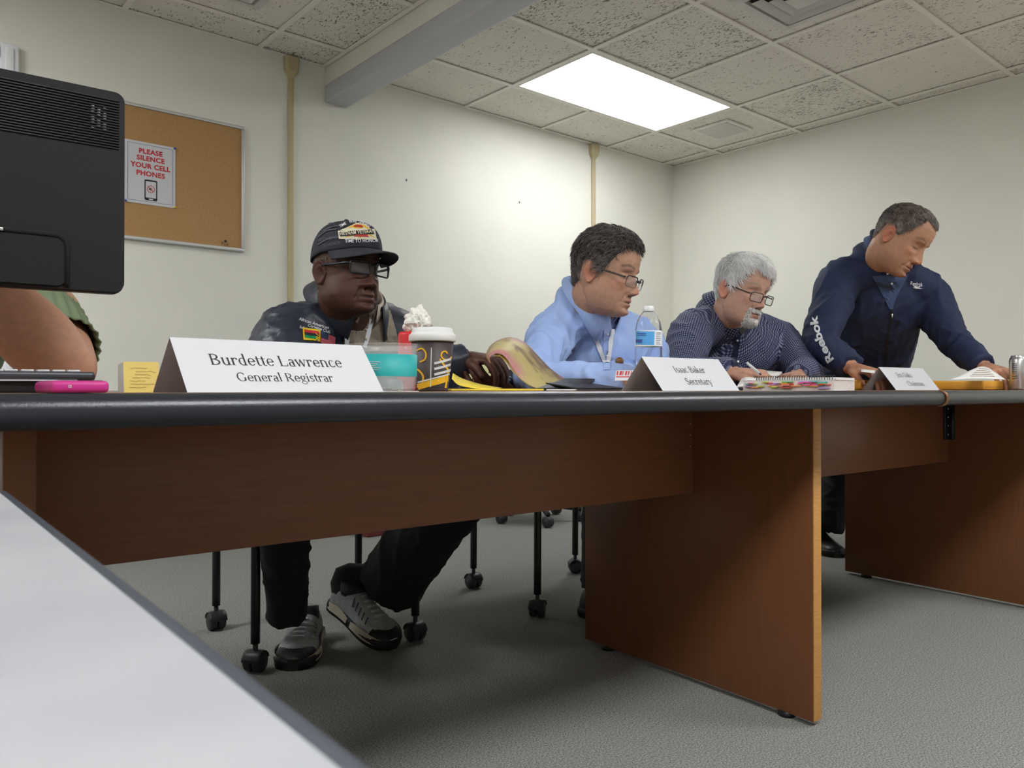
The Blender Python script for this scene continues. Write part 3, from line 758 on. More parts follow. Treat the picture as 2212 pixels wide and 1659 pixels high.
def add_tuft(name, pts_n, wv, parent, cols, L, rad, seed, droop=-1):
    r = np.random.default_rng(seed); mbv = []; mbf = []; mc = []; n = 0
    for p, nn in pts_n:
        d = nrm(np.array([nn[0]*.6, nn[1]*.55, droop])+r.normal(size=3)*.35); l = L*r.uniform(.6, 1.2)
        q = [p, p+nrm(nn*.6+d)*l*.4, p+nrm(nn*.25+d)*l]
        v, f = sweep(q, [rad, rad, rad*.2], 3, False); mbv.append(wv(v)); mbf += [tuple(i+n for i in g) for g in f]; n += len(v)
        m = r.uniform(); mc.append(np.ones((len(v), 3))*(np.array(cols[0])*(1-m)+np.array(cols[1])*m))
    return mesh(name, np.vstack(mbv), mbf, M_hair, parent, True, cols=np.vstack(mc))
def glasses(wv, parent, wl=.050, hl=.030, y=.100, z=-.006, col=(.01, .01, .012), r=.0016, top=None, tilt=.18, rnd=.010, half=False, tz=.012):
    g = M_black if col is None else MATS.get('frame%s' % (col,)) or mat('frame%s' % (col,), col, .35)
    m = MB(); lens = []
    gap = .018
    for s in (-1, 1):
        cx = s*(gap/2+wl/2)
        loop = rrect(-wl/2, -hl/2, wl/2, hl/2, rnd, 5)
        pts = np.array([(cx+a, y-.006*abs((cx+a)/.06)**2*2-tilt*(-b)*.5-.004, z+b) for a, b in loop])
        rr = [(r*(top or 1) if b > 0 else (r if not half else r*.35)) for a, b in loop]
        m.tube(pts, rr, 8, closed=True); lens.append(pts)
    m.tube(cat_rom([(-gap/2-.002, y-.004, z+hl*.18), (0, y+.002, z+hl*.26), (gap/2+.002, y-.004, z+hl*.18)], 4), [r*1.1]*9, 8)
    for s in (-1, 1):
        m.tube(cat_rom([(s*(gap/2+wl-.001), y-.020, z+hl*.32), (s*(gap/2+wl+.007), y-.030, z+hl*.32), (s*.0765, .03, z+hl*.2+(tz-hl*.2)*.75), (s*.0775, -.010, z+tz), (s*.076, -.030, z+tz-.024)], 4), [(r*1.5, r*.9)]*17, 8)
    o = mesh('eyeglasses', wv(m.v), m.f, g, parent)
    for L in lens:
        n = len(L); c = L.mean(0)+np.array([0, .002, 0]); v = np.vstack([L, c]); v2 = v-np.array([0, .0012, 0])
        f = [(i, (i+1) % n, n) for i in range(n)]+[((i+1) % n+n+1, i+n+1, 2*n+1) for i in range(n)]+[((i+1) % n, i, i+n+1, (i+1) % n+n+1) for i in range(n)]
        mesh('lens', wv(np.vstack([v, v2])), f, M_glass, o)
    return o
def hand(body, wrist, fwd, palm_n, side, curl=(.5, .55, .6, .65), thumb=(.6, .5), scale=1.0, spread=.10, forearm=None, vox=.0028, col=None):
    """side=+1 : thumb lies on the +lateral side, lateral = palm_n x fwd"""
    f = nrm(fwd); n = nrm(np.asarray(palm_n)-f*(np.asarray(palm_n) @ f)); l = np.cross(n, f)*side; s = scale
    w = np.asarray(wrist, float); m = MB()
    wr = lambda a, b, c: w+s*(f*a+l*b+n*c)
    pl = [wr(-.02, 0, 0), wr(.01, 0, 0), wr(.045, .001, 0), (wr(.08, .0, .0)), wr(.092, 0, .0)]
    m.tube(cat_rom(pl, 3), cat_rom([(.026, .019), (.029, .018), (.038, .0155), (.040, .0125), (.037, .009)], 3)*s, 18, True, ref=l)
    if forearm is not None:
        e = np.asarray(forearm, float); m.tube([e, (e+w)/2, wr(0, 0, 0)], [.040*s, .035*s, .0265*s], 16)
    lens = [(.045, .026, .021), (.050, .030, .023), (.046, .028, .022), (.036, .021, .019)]
    for k in range(4):
        b = .0285-.0185*k; root = wr(.084-.004*(k == 3)-.002*(k == 0), b, .001)
        a = spread*(1.2-.8*k); pts = [wr(.06, b*.9, 0), root]; ang = 0; d0 = nrm(f*math.cos(a)+l*math.sin(a))
        for j, L in enumerate(lens[k]):
            ang += curl[k]*(1.0, 1.15, .7)[j]
            pts.append(pts[-1]+(d0*math.cos(ang)+n*math.sin(ang))*L*s)
        rr = np.array([.0095, .0095, .0088, .0082, .0070])*s*(1 if k < 3 else .88)
        m.tube(cat_rom(pts, 3), cat_rom(rr, 3).ravel(), 12); m.sphere(pts[-1], .0069*s*(1 if k < 3 else .88), 10, 8)
    a0, a1 = thumb
    d0 = nrm(f*math.cos(a0)+l*math.sin(a0)+n*.25); pts = [wr(.012, .018, .004), wr(.034, .034, .010)]
    pts.append(pts[-1]+d0*.036*s); d1 = nrm(d0+n*a1*.8+f*.3); pts.append(pts[-1]+d1*.030*s)
    m.tube(cat_rom(pts, 3), cat_rom(np.array([.014, .0145, .0108, .0085])*s, 3).ravel(), 12); m.sphere(pts[-1], .0085*s, 10, 8)
    v, fc, ed = fuse(m, vox*s, 3)
    c = np.ones((len(v), 3))*(body.skin if col is None else np.array(col))
    nn = vnormals(v, fc); c = c*(1-.22*np.clip(sinnoise(v, 30, 4), 0, 1))[:, None]
    c = c*np.array([1.04, .93, .90])
    body.add(v, fc, c)
def cuts(v, f, keep):                                 # keep faces whose vertices all satisfy keep
    F = [q for q in f if all(keep[i] for i in q)]; used = sorted({i for q in F for i in q}); ix = {k: i for i, k in enumerate(used)}
    return v[used], [tuple(ix[i] for i in q) for q in F]
class Surf:                                           # cloth surface that prints, trims and collars are laid onto
    def __init__(s, v, f): s.t = BVHTree.FromPolygons([Vector(p) for p in v], f)
    def hit(s, x, y, off=.0015):
        r = ray(x, y); d = nrm(r); h, n, i, dist = s.t.ray_cast(Vector(CP), Vector(d))
        if h is None: return None
        n = np.array(n); n = n if n @ d < 0 else -n
        return np.array(h)+n*off
    def near(s, p, off=.0015, ref=None):
        h, n, i, dist = s.t.find_nearest(Vector(p)); n = np.array(n); h = np.array(h)
        if ref is not None and n @ (h-np.asarray(ref)) < 0: n = -n
        return h+n*off
def decal(surf, name, v2, f, m, parent, off=.0015):   # v2: pixel coordinates
    P = []; last = None
    for x, y in v2:
        h = surf.hit(x, y, off)
        if h is None: h = last if last is not None else Pd(x, y, 2.5)
        P.append(h); last = h
    return mesh(name, P, f, m, parent, False)
def quad_px(a, b, c, d, nu=6, nv=6):                  # bilinear pixel quad, corners clockwise from top-left
    a, b, c, d = map(np.array, (a, b, c, d)); v = []; f = []
    for j in range(nv+1):
        for i in range(nu+1):
            s, t = i/nu, j/nv; v.append((a*(1-s)+b*s)*(1-t)+(d*(1-s)+c*s)*t)
    for j in range(nv):
        for i in range(nu): k = j*(nu+1)+i; f.append((k, k+nu+1, k+nu+2, k+1))
    return v, f
def text_px(surf, name, body, size_px, o, ex, m, parent, offset=0, off=.0018, align='LEFT', sx=1, spacing=1.0, ey=None):
    v, f = tmesh(body, 1.0, offset, align, spacing)
    ex = np.array(ex, float); ex = ex/np.linalg.norm(ex); ey = np.array([ex[1], -ex[0]]) if ey is None else np.array(ey, float)
    pts = [np.array(o)+(ex*p[0]*sx+ey*p[1])*size_px for p in v]
    return decal(surf, name, pts, f, m, parent, off)
def strip_px(surf, name, path, w0, w1, m, parent, off=.002, n=10):    # ribbon that follows the cloth
    p = cat_rom(np.array(path, float), n); v = []; f = []
    for i, q in enumerate(p):
        t = p[min(i+1, len(p)-1)]-p[max(i-1, 0)]; t = t/np.linalg.norm(t); nn = np.array([-t[1], t[0]]); w = w0+(w1-w0)*i/(len(p)-1)
        v += [q-nn*w/2, q+nn*w/2]
        if i: f.append((2*i-2, 2*i-1, 2*i+1, 2*i))
    return decal(surf, name, v, f, m, parent, off)
def collar(name, c, R, rx, ry, h, fall, gap, point, mt, parent, out=.020, n=44, back=.35, flare=0):
    c = np.asarray(c); rows = [[], [], [], [], []]
    for k in range(n+1):
        a = gap+(2*math.pi-2*gap)*k/n; ca, sa = math.cos(a), math.sin(a)
        fr = np.clip((ca-.25)/.75, 0, 1)**1.5
        hh = h*(1+back*(1-ca)/2); b = np.array([rx*sa, ry*ca, 0]); dr = nrm(b)
        top = b*.94+np.array([0, 0, hh]); fl = fall+point*fr
        rows[0].append(b*1.0+np.array([0, 0, -.012])); rows[1].append(top); rows[2].append(top+dr*.004+np.array([0, 0, .002]))
        rows[3].append(top+dr*(.008+out*.45)+np.array([0, 0, -fl*.45])); rows[4].append(top+dr*(.010+out)+np.array([0, 0, -fl])+dr*flare*fr)
    P = np.array(rows) @ R.T+c
    o = MB().grid(P).build(name, mt, parent)
    md = o.modifiers.new('t', 'SOLIDIFY'); md.thickness = .0022; md.offset = 0
    return o
def legs(root, pelvis, knees, ankles, mt, rad=(.092, .082, .068, .060, .062), hem=None, flare=None, vox=.009):
    m = MB(); pelvis = np.asarray(pelvis)
    m.sphere(pelvis, (.175, .14, .115), 18, 12)
    for i, (k, a) in enumerate(zip(knees, ankles)):
        k, a = np.asarray(k), np.asarray(a); hp = pelvis+np.array([(-.09, .09)[i], -.02, -.01])
        mid = (hp+k)/2+np.array([0, 0, .012]); sh = (k+a)/2
        r = list(rad)
        if flare and flare[i]: r = r[:3]+list(flare[i])
        m.tube(cat_rom([hp, mid, k, k*.45+a*.55, a], 4), cat_rom(np.array(r), 4).ravel(), 16)
    v, f, e = fuse(m, vox, 6); v = folds(v, f, .0045, 5.5, 21)
    return mesh('trousers', v, f, mt, root)
def shoe(root, heel, toe, upv, mt, sole, name='shoe', wid=.048, hgt=.085, detail=None):
    """heel/toe are sole points on the ground line"""
    heel, toe = np.asarray(heel, float), np.asarray(toe, float); f = nrm(toe-heel); L = np.linalg.norm(toe-heel)
    u = nrm(np.asarray(upv)-f*(np.asarray(upv) @ f)); s = np.cross(f, u)
    secs = [(0, .55, .3), (.03, .80, .9), (.12, .88, 1.02), (.25, .84, .98), (.40, .86, .80), (.55, .97, .64), (.70, 1.05, .52), (.84, .98, .45), (.94, .74, .36), (1.0, .25, .18)]
    def up(k0, k1, n=18):
        rows = []
        for t, w, h in secs:
            row = []
            for k in range(n+1):
                a = math.pi*k/n; row.append(heel+f*L*t+s*wid*w*math.cos(a)*(1 if True else 1)+u*(.024+(hgt*h-.010)*math.sin(a)**.8))
            rows.append(row)
        return rows
    o = empty(name, heel) if False else None
    R = cat_rom(np.array(up(0, 1)).reshape(len(secs), -1), 3).reshape(-1, 19, 3)
    m = MB().grid(R); m.add(R[0], [tuple(range(19))]); so = m.build(name, mt, root)
    P = []
    for t, w, h in secs:
        P.append([heel+f*L*(t*1.02-.01)+s*wid*w*1.10*x+u*z for x, z in ((-1, .030), (-1.06, .020), (-1.0, 0), (1.0, 0), (1.06, .020), (1, .030))])
    P = cat_rom(np.array(P).reshape(len(secs), -1), 3).reshape(-1, 6, 3)
    MB().grid(P, True).add(P[0], [tuple(range(6))]).add(P[-1], [tuple(range(5, -1, -1))]).build('sole', sole, so)
    return so, (heel, f, u, s, L)
def limb_uv(v, segs):
    v = np.asarray(v)
    best = np.full(len(v), 1e9); uv = np.zeros((len(v), 2))
    for sg in segs:
        A, B, ref, r = sg[:4]
        A, B = np.asarray(A, float), np.asarray(B, float); t = nrm(B-A); x = nrm(np.asarray(ref)-t*(np.asarray(ref) @ t)); y = np.cross(t, x)
        q = v-A; k = np.clip(q @ t, 0, np.linalg.norm(B-A)); d = np.linalg.norm(q-k[:, None]*t, axis=1)/r
        a = np.arctan2(q @ y, q @ x); sel = d < best
        uv[sel] = np.stack([(a*r if len(sg) < 5 else q @ sg[4]), q @ t], 1)[sel]; best[sel] = d[sel]
    return uv
def garment(name, m, vox, mt, root, seed, amp=.004, freq=6, aniso=None, lf=None, segs=None, it=8):
    v, f, e = fuse(m, vox, it); v = folds(v, f, amp, freq, seed, aniso)
    if lf: v = local_folds(v, f, lf)
    v = smooth_np(v, e, 3)
    o = mesh(name, v, f, mt, root, uvs=limb_uv(v, segs) if segs else None)
    return o, Surf(v, f)

M_navyjk = mat('navy_nylon', (.016, .021, .037), .42, sheen=.08, bump=.25, bscale=60, spec=.5)
M_henley = mat('heather_tan_knit', (.34, .29, .225), .9, col2=(.22, .185, .14), nscale=260, stretch=(1, 1, 3), detail=3)
M_tancollar = mat('tan_collar', (.55, .46, .39), .8)
M_lanyard = mat('white_lanyard', (.74, .76, .80), .6)
M_trouser = mat('black_trouser', (.0075, .008, .010), .8, bump=.3, bscale=300)
M_shoeg = mat('grey_suede', (.34, .345, .35), .8, col2=(.27, .275, .28), nscale=60, bump=.3, bscale=200)
M_shoeov = mat('shoe_overlay_grey', (.52, .53, .54), .7)
M_solet = mat('tan_midsole', (.50, .45, .35), .8)
M_rubber = mat('black_rubber', (.012, .012, .012), .6)
M_blueshirt = mat('light_blue_cotton', (.33, .46, .80), .75, col2=(.36, .49, .83), nscale=5, bump=.3, bscale=350)
M_navy2 = mat('navy_fleece', (.008, .016, .050), .8, bump=.3, bscale=120, col2=(.012, .022, .066), nscale=7)
M_navyband = mat('charcoal_navy_sleeve', (.020, .024, .042), .8)
M_polo = mat('slate_blue_polo', (.045, .075, .16), .85, bump=.2, bscale=300)
M_denim = mat('slate_blue_trouser', (.035, .07, .16), .85)
M_green = mat('sage_green_rib', (.155, .205, .11), .85, bump=.2, bscale=300)
M_logo = mat('white_embroidery', (.70, .72, .76), .6)
M_gold = mat('gold_thread', (.75, .52, .02), .6)
M_green2 = mat('flag_green', (.0, .28, .09), .6)
M_pinkred = mat('flag_faded_red', (.62, .13, .16), .6)
M_capf = mat('cap_twill', (.022, .023, .032), .8, bump=.3, bscale=500)
def gingham():
    m = mat('navy_gingham', (.01, .012, .045), .8); nt = m.node_tree; N = nt.nodes; L = nt.links; b = N['Principled BSDF']
    uv = N.new('ShaderNodeUVMap'); uv.uv_map = 'UV'; sp = N.new('ShaderNodeSeparateXYZ'); L.new(uv.outputs[0], sp.inputs[0]); ws = []
    for k in (0, 1):
        a = N.new('ShaderNodeMath'); a.operation = 'MULTIPLY'; a.inputs[1].default_value = 1/.0085; L.new(sp.outputs[k], a.inputs[0])
        fr = N.new('ShaderNodeMath'); fr.operation = 'FRACT'; L.new(a.outputs[0], fr.inputs[0])
        g = N.new('ShaderNodeMath'); g.operation = 'GREATER_THAN'; g.inputs[1].default_value = .54; L.new(fr.outputs[0], g.inputs[0]); ws.append(g)
    ad = N.new('ShaderNodeMath'); ad.operation = 'ADD'; L.new(ws[0].outputs[0], ad.inputs[0]); L.new(ws[1].outputs[0], ad.inputs[1])
    h = N.new('ShaderNodeMath'); h.operation = 'MULTIPLY'; h.inputs[1].default_value = .5; L.new(ad.outputs[0], h.inputs[0])
    r = N.new('ShaderNodeValToRGB'); r.color_ramp.interpolation = 'CONSTANT'; e = r.color_ramp.elements; e[0].color = (.008, .010, .040, 1); e[1].position = .4; e[1].color = (.050, .058, .125, 1)
    e2 = r.color_ramp.elements.new(.9); e2.color = (.25, .27, .37, 1)
    L.new(h.outputs[0], r.inputs[0]); L.new(r.outputs[0], b.inputs['Base Color']); return m
M_gingham = gingham()
NU = np.array([0, 0, 1.])

# ================= man in cap and dark jacket (far left of the four)
p1 = empty('person', (1.10, 2.25, 0), 'seated man in black cap and dark jacket, reading a folded magazine behind the name card', 'person')
skin1 = np.array([.075, .035, .023])
b1 = Body(skin1)
R1 = hframe(face_dir(math.radians(50), math.radians(-1)), roll=math.radians(-1))
H1 = Pd(752, 587, 2.26); S1 = 1.07
o1 = dict(skin=skin1, red=(.092, .034, .021), lip=(.115, .048, .040), nosew=1.28, nose=.92, jaw=1.14, jowl=.007, cheek=.003, chin=.004, age=2.2, eartint=(1.05, .9, .9), ear=1.05, browcol=(.02, .012, .01))
hp1, ht1, wv1 = add_head(b1, o1, H1, R1, S1)
N1 = Pd(764, 690, 2.36)
b1.add(*sweep(cat_rom([H1+R1 @ np.array([0, -.030, -.02]), H1+R1 @ np.array([0, -.030, -.085]), N1+np.array([0, .01, -.01]), N1+np.array([0, .02, -.035])], 5), [.066]*6+[.060]*5+[.054]*5, 22))
lat1 = nrm(np.array([1, -.06, 0])); fr1 = np.array([lat1[1], -lat1[0], 0])
SR1, SL1 = Pd(614, 742, 2.24), Pd(878, 745, 2.50)
ER1, WR1 = Pd(690, 862, 2.06), Pd(1014, 773, 2.16)
EL1, WL1 = Pd(1010, 866, 2.48), Pd(1092, 846, 2.20)
m = MB()
sp = [np.array([1.11, 2.30, .50]), Pd(752, 880, 2.46), Pd(752, 790, 2.43), Pd(756, 735, 2.41), N1+np.array([0, .03, -.03])]
m.tube(cat_rom(sp, 4), cat_rom([(.20, .16), (.205, .16), (.20, .15), (.17, .135), (.105, .095)], 4), 28, True, ref=lat1)
for S, E, Wr in ((SR1, ER1, WR1), (SL1, EL1, WL1)):
    m.tube(cat_rom([N1+np.array([0, .03, -.045]), (N1+S)/2+np.array([0, .01, .008]), S, (S+E)/2, E, (E+Wr)/2, Wr+(E-Wr)*.01], 4), cat_rom(np.array([.07, .086, .099, .076, .060, .054, .046]), 4).ravel(), 18)
tf1 = face_dir(math.radians(46), 0)
RC1 = hframe(nrm(tf1+np.array([0, 0, -.72]))); CC1 = Pd(750, 664, 2.37)
m.sphere(CC1-RC1[:, 2]*.050, (.106, .112, .055), 24, 14, RC1)
jk1, sf1 = garment('jacket', m, .0085, M_navyjk, p1, 11, amp=.0085, freq=6, lf=[(SR1+np.array([.05, 0, -.03]), .10, (1, .2, -1), .010, 20, 0.4), (SL1, .08, (-1, 0, -1), .008, 30, 1.2), (EL1, .08, WL1-EL1, .008, 40, .2)])
def fr_col(fwd): return hframe(fwd)
tf1 = face_dir(math.radians(46), 0)
collar('jacket_collar', CC1+RC1[:, 2]*.022+RC1[:, 1]*.008, RC1, .092, .106, .040, .060, .50, .040, M_navyjk, p1, out=.040, back=.05)
collar('shirt_collar', CC1+RC1[:, 2]*.020+RC1[:, 1]*.008, RC1, .080, .096, .046, .022, .34, .036, M_tancollar, p1, out=.010, back=.2)
vp = quad_px((738, 668), (842, 672), (868, 760), (742, 760), 10, 10)
decal(sf1, 'shirt_front', *vp, M_henley, p1, .004)
strip_px(sf1, 'shirt_placket', [(786, 690), (790, 720), (792, 752)], 13, 12, M_henley, p1, .006)
for y in (712, 731): MB().sphere(sf1.hit(789, y, .008), .004, 8, 6).build('shirt_button', M_tancollar, p1)
strip_px(sf1, 'lanyard', [(742, 700), (746, 725), (750, 760)], 11, 12, M_lanyard, p1, .0075)
strip_px(sf1, 'lanyard', [(803, 690), (796, 715), (786, 752)], 9, 10, M_lanyard, p1, .0075)
text_px(sf1, 'jacket_lettering', 'African American', 9.5, (645, 692), (1, .30), M_logo, p1, .010, sx=1.0)
text_px(sf1, 'jacket_lettering', 'Corvette Club', 8.5, (664, 705), (1, .31), M_logo, p1, .010)
text_px(sf1, 'jacket_lettering', 'Suffolk/Hampton Roads', 8, (646, 709), (1, .30), M_logo, p1, .010, sx=.85)
decal(sf1, 'flag_patch_border', *quad_px((653, 708), (692, 713), (691, 738), (655, 735), 4, 4), M_gold, p1, .0022)
for k, mm in enumerate((M_red, M_ink, M_green2)):
    a = .08+.28*k; b = a+.28
    l0, l1 = np.array((656, 711)), np.array((658, 733)); r0, r1 = np.array((689, 715)), np.array((688, 736))
    decal(sf1, 'flag_stripe', *quad_px(l0+(l1-l0)*a, r0+(r1-r0)*a, r0+(r1-r0)*b, l0+(l1-l0)*b, 4, 2), mm, p1, .0030)
decal(sf1, 'striped_flag_patch', *quad_px((693, 714), (724, 728), (722, 752), (692, 740), 4, 4), M_pinkred, p1, .0022)
decal(sf1, 'flag_canton', *quad_px((693, 714), (709, 721), (708, 733), (693, 728), 3, 3), M_polo, p1, .0030)
# cap
cv = MB(); rows = []
for i in range(17):
    ph = i/16*math.pi/2; row = []
    for k in range(48):
        a = 2*math.pi*k/48
        rx, ry, rz = .0850, .1085, .088
        r = math.cos(ph)**.62; x = rx*math.sin(a)*r; y = ry*math.cos(a)*r-.008; z = .044+rz*math.sin(ph)**1.05
        front = max(0, math.cos(a))**2
        z += .012*math.sin(ph)*front*(1-math.sin(ph)) ; y += .006*front*math.sin(2*ph)
        z -= .020*(1-math.sin(ph))*max(0, -math.cos(a)) - .004*math.cos(2*a)*(1-math.sin(ph))
        row.append((x, y, z))
    rows.append(row)
cv.grid(rows, True); cv.f = [q[::-1] for q in cv.f]
cap = mesh('cap', wv1(cv.v), cv.f, M_capf, p1); md = cap.modifiers.new('t', 'SOLIDIFY'); md.thickness = .003; md.offset = -1
capS = Surf(wv1(cv.v), cv.f)
P = []
for j in range(9):
    t = j/8; row = []
    for k in range(33):
        a = math.radians(-74+148*k/32); w = math.cos(a/1.35/1.02*1.0)
        r = 1+.0*t; x0, y0 = .086*math.sin(a), .1085*math.cos(a)-.008
        ext = .074*t*max(0, math.cos(a*1.12))**.75
        row.append((x0*(1+.04*t), y0+ext, .049-.26*ext-.020*(x0/.086)**2*(.5+1.0*t)))
    P.append(row)
brim = mesh('cap_brim', wv1(np.array(P).reshape(-1, 3)), MB().grid(P).f, M_capf, cap); md = brim.modifiers.new('t', 'SOLIDIFY'); md.thickness = .004
MB().sphere(wv1([(0, -.008, .134)])[0], .009, 12, 8).build('cap_button', M_capf, cap)
M_cappatch = mat('cap_patch_cream', (.66, .62, .46), .7); M_yel = mat('ribbon_yellow', (.70, .42, .03), .6); M_rib = mat('ribbon_red', (.42, .03, .02), .6); M_capprint = mat('cap_tonal_print', (.07, .073, .10), .7)
decal(capS, 'cap_patch', *quad_px((735, 500), (783, 484), (806, 500), (812, 517), 1, 1), M_cappatch, cap, .0015) if False else None
def capquad(name, q, mm, off, nu=8, nv=3): return decal(capS, name, *quad_px(*q, nu, nv), mm, cap, off)
capquad('cap_patch', ((733, 500), (774, 483), (803, 500), (772, 490)), M_cappatch, .0035, 8, 3)
capquad('cap_patch', ((731, 500), (808, 496), (812, 518), (733, 517)), M_cappatch, .0035, 10, 4)
capquad('cap_patch', ((738, 499), (769, 484), (789, 486), (804, 500)), M_cappatch, .0036, 8, 4)
capquad('ribbon', ((752, 494), (767, 487), (786, 488), (798, 497)), M_yel, .0045, 6, 2)
capquad('ribbon', ((763, 492), (769, 488), (780, 488.5), (785, 494)), M_rib, .0052, 4, 2)
capquad('ribbon', ((746, 514), (760, 508), (798, 508), (808, 514)), M_yel, .0045, 6, 2)
capquad('ribbon', ((764, 512), (770, 508), (792, 508), (796, 513)), M_rib, .0052, 5, 2)
capquad('name_band', ((734, 503), (802, 497), (806, 507), (736, 512)), M_ink, .0048, 10, 2)
text_px(capS, 'cap_lettering', 'VIETNAM VETERAN', 10.2, (736, 510.5), (1, -.09), M_cappatch, cap, .012, .0060, sx=.80)
text_px(capS, 'cap_lettering', 'TIME TO HONOR', 9.6, (746, 524.5), (1, -.02), M_logo, cap, .012, .0030, sx=.92)
for s, x, y, e in (('TIME', 736, 494, (1, -.52)), ('WAS', 755, 484.5, (1, -.08)), ('SERVED', 775, 484, (1, .40))):
    text_px(capS, 'cap_lettering', s, 8.4, (x, y), e, M_logo, cap, .010, .0045, sx=.85)
for s, x, y, e, z in (('VIETNAM VE', 688, 523, (1, -.16), 9.5), ('TO HONOR', 698, 535, (1, -.20), 9), ('SERVE', 708, 488, (1, -.06), 8)):
    text_px(capS, 'cap_tonal_lettering', s, z, (x, y), e, M_capprint, cap, .008, .0030, sx=.8)
for pth in ([(686, 515), (706, 500), (728, 496)], [(688, 529), (712, 516), (732, 513)], [(700, 500), (716, 492), (732, 489)]): strip_px(capS, 'cap_tonal_stripe', pth, 2, 2, M_capprint, cap, .003)
glasses(wv1, p1, wl=.054, hl=.031, y=.106, z=-.004, col=(.008, .01, .013), r=.0023, top=1.5, rnd=.007)
# short grey hair below the cap
pn = []
r_ = np.random.default_rng(3)
for i in range(NR):
    for k in range(NS):
        a = abs((math.degrees(ht1[k])+180) % 360-180); z = hp1[i, k, 2]
        if 78 < a < 178 and (-.01 if a < 100 else -.055) < z < .03 and r_.random() < .5: pn.append((hp1[i, k], nrm(hp1[i, k]-np.array([0, -.01, .02]))))
add_tuft('hair', pn, wv1, p1, ((.05, .045, .04), (.22, .21, .20)), .005, .0009, 4)
# hands
hand(b1, WL1, Pd(1020, 824, 2.02)-WL1, (-.1, .6, .8), -1, curl=(.65, .7, .75, .8), thumb=(.5, .9), scale=1.0, forearm=EL1*.6+WL1*.4)
hand(b1, WR1, Pd(1075, 778, 2.10)-WR1, (.1, .2, -1), 1, curl=(.7, .75, .8, .85), thumb=(.4, .8), scale=1.0, forearm=ER1*.4+WR1*.6)
ring_c = Pd(1066, 814, 1.93)
for S, E, Wr in ((SR1, ER1, WR1), (SL1, EL1, WL1)): b1.add(*sweep([N1, S, E, Wr], [.05, .045, .035, .026], 10))
b1.add(*sweep(sp[::-1], [.05, .1, .1, .1, .1], 12))
b1.build(p1)
# trousers and trainers
heR, toR = np.array([1.085, 2.235, .0]), np.array([.918, 1.985, .0])
heL, toL = np.array([1.165, 2.205, .085]), np.array([1.205, 1.955, .004])
kR, aR = Pd(610, 1060, 2.02), Pd(622, 1330, 2.20)+np.array([0, 0, 0.0])
kL, aL = Pd(975, 1062, 2.22), Pd(845, 1262, 2.42)
m = MB(); pel = np.array([1.11, 2.30, .53])
m.sphere(pel, (.19, .15, .12), 18, 12)
for k, a, hp, rr in ((kR, aR, pel+np.array([-.1, -.02, 0]), (.10, .092, .085, .068, .060, .057)), (kL, aL, pel+np.array([.1, -.02, 0]), (.10, .095, .095, .098, .100, .103))):
    m.tube(cat_rom([hp, (hp+k)/2+np.array([0, 0, .01]), k, k*.62+a*.38, k*.25+a*.75, a], 4), cat_rom(np.array(rr), 4).ravel(), 18)
v, f, e = fuse(m, .009, 6); v = folds(v, f, .006, 5, 31); mesh('trousers', v, f, M_trouser, p1)
ankL = heL+np.array([.01, -.035, .085])
MB().tube(cat_rom([aL+np.array([0, 0, .06]), (aL+ankL)/2+np.array([0, 0, .01]), ankL, heL+np.array([.01, -.05, .03])], 4), [.05]*5+[.046]*4+[.044]*4, 14).build('sock', M_trouser, p1)
def trainer(he, to, up):
    so, (h0, fv, uv_, sv, L) = shoe(p1, he, to, up, M_shoeg, M_rubber, 'trainer', .052, .092)
    for t0, t1, z0 in ((.02, .42, .018), (.5, .98, .018)):                        # tan midsole flashes, both sides
        for sd in (-1, 1):
            rows = []
            for i in range(9):
                t = t0+(t1-t0)*i/8; w = np.interp(t, [0, .03, .12, .25, .4, .55, .7, .84, .94, 1], [.55, .80, .88, .84, .86, .97, 1.05, .98, .74, .3])*.052*1.10
                hgt = .014*math.sin(math.pi*(.12+.76*i/8))
                rows.append([h0+fv*L*t+sv*sd*(w+.005)+uv_*(z0-.006), h0+fv*L*t+sv*sd*(w+.002)+uv_*(z0+.006+hgt)])
            MB().grid(rows).build('midsole', M_solet, so)
    # toe bumper and lace overlays
    rows = []
    for t in (.80, .86, .92, .97, 1.0):
        w = np.interp(t, [.7, .84, .94, 1], [1.05, .98, .76, .32])*.052; hh = np.interp(t, [.7, .84, .94, 1], [.052*.92, .045, .037, .02])
        rows.append([h0+fv*L*(t+.005)+sv*(w+.003)*math.cos(a)+uv_*(.026+(hh*.72-.004)*math.sin(a)**.8) for a in np.linspace(0, math.pi, 15)])
    MB().grid(rows).build('toe_bumper', M_rubber, so)
    for k in range(5):
        t = .42+.072*k; hh = np.interp(t, [.25, .4, .55, .7, .84], [.090, .0736, .0589, .0478, .0414])
        w = np.interp(t, [.25, .4, .55, .7, .84], [.84, .86, .97, 1.05, .98])*.052
        for sg, mm, lo, hi in ((1, M_shoeov, .40, .60),):
            P = [[h0+fv*L*(t+dt)+sv*w*1.02*math.cos(a)+uv_*(.028+(hh-.008)*math.sin(a)**.8) for a in np.linspace(math.pi*lo, math.pi*hi, 7)] for dt in (-.02, .02)]
            MB().grid(P).build('lace_strap', mm, so)
        for lo, hi in ((.16, .32), (.68, .84)):
            P = [[h0+fv*L*(t+dt-.01*j)+sv*w*1.03*math.cos(a)+uv_*(.027+(hh-.009)*math.sin(a)**.8) for j, a in enumerate(np.linspace(math.pi*lo, math.pi*hi, 6))] for dt in (-.009, .009)]
            MB().grid(P).build('vent_slot', M_rubber, so)
    MB().tube([h0+fv*L*.20+uv_*.06, h0+fv*L*.17+uv_*.105], [(.040, .050), (.036, .047)], 18, ref=sv).build('ankle_collar', M_rubber, so)
trainer(heR, toR, NU); trainer(heL, toL, NU)
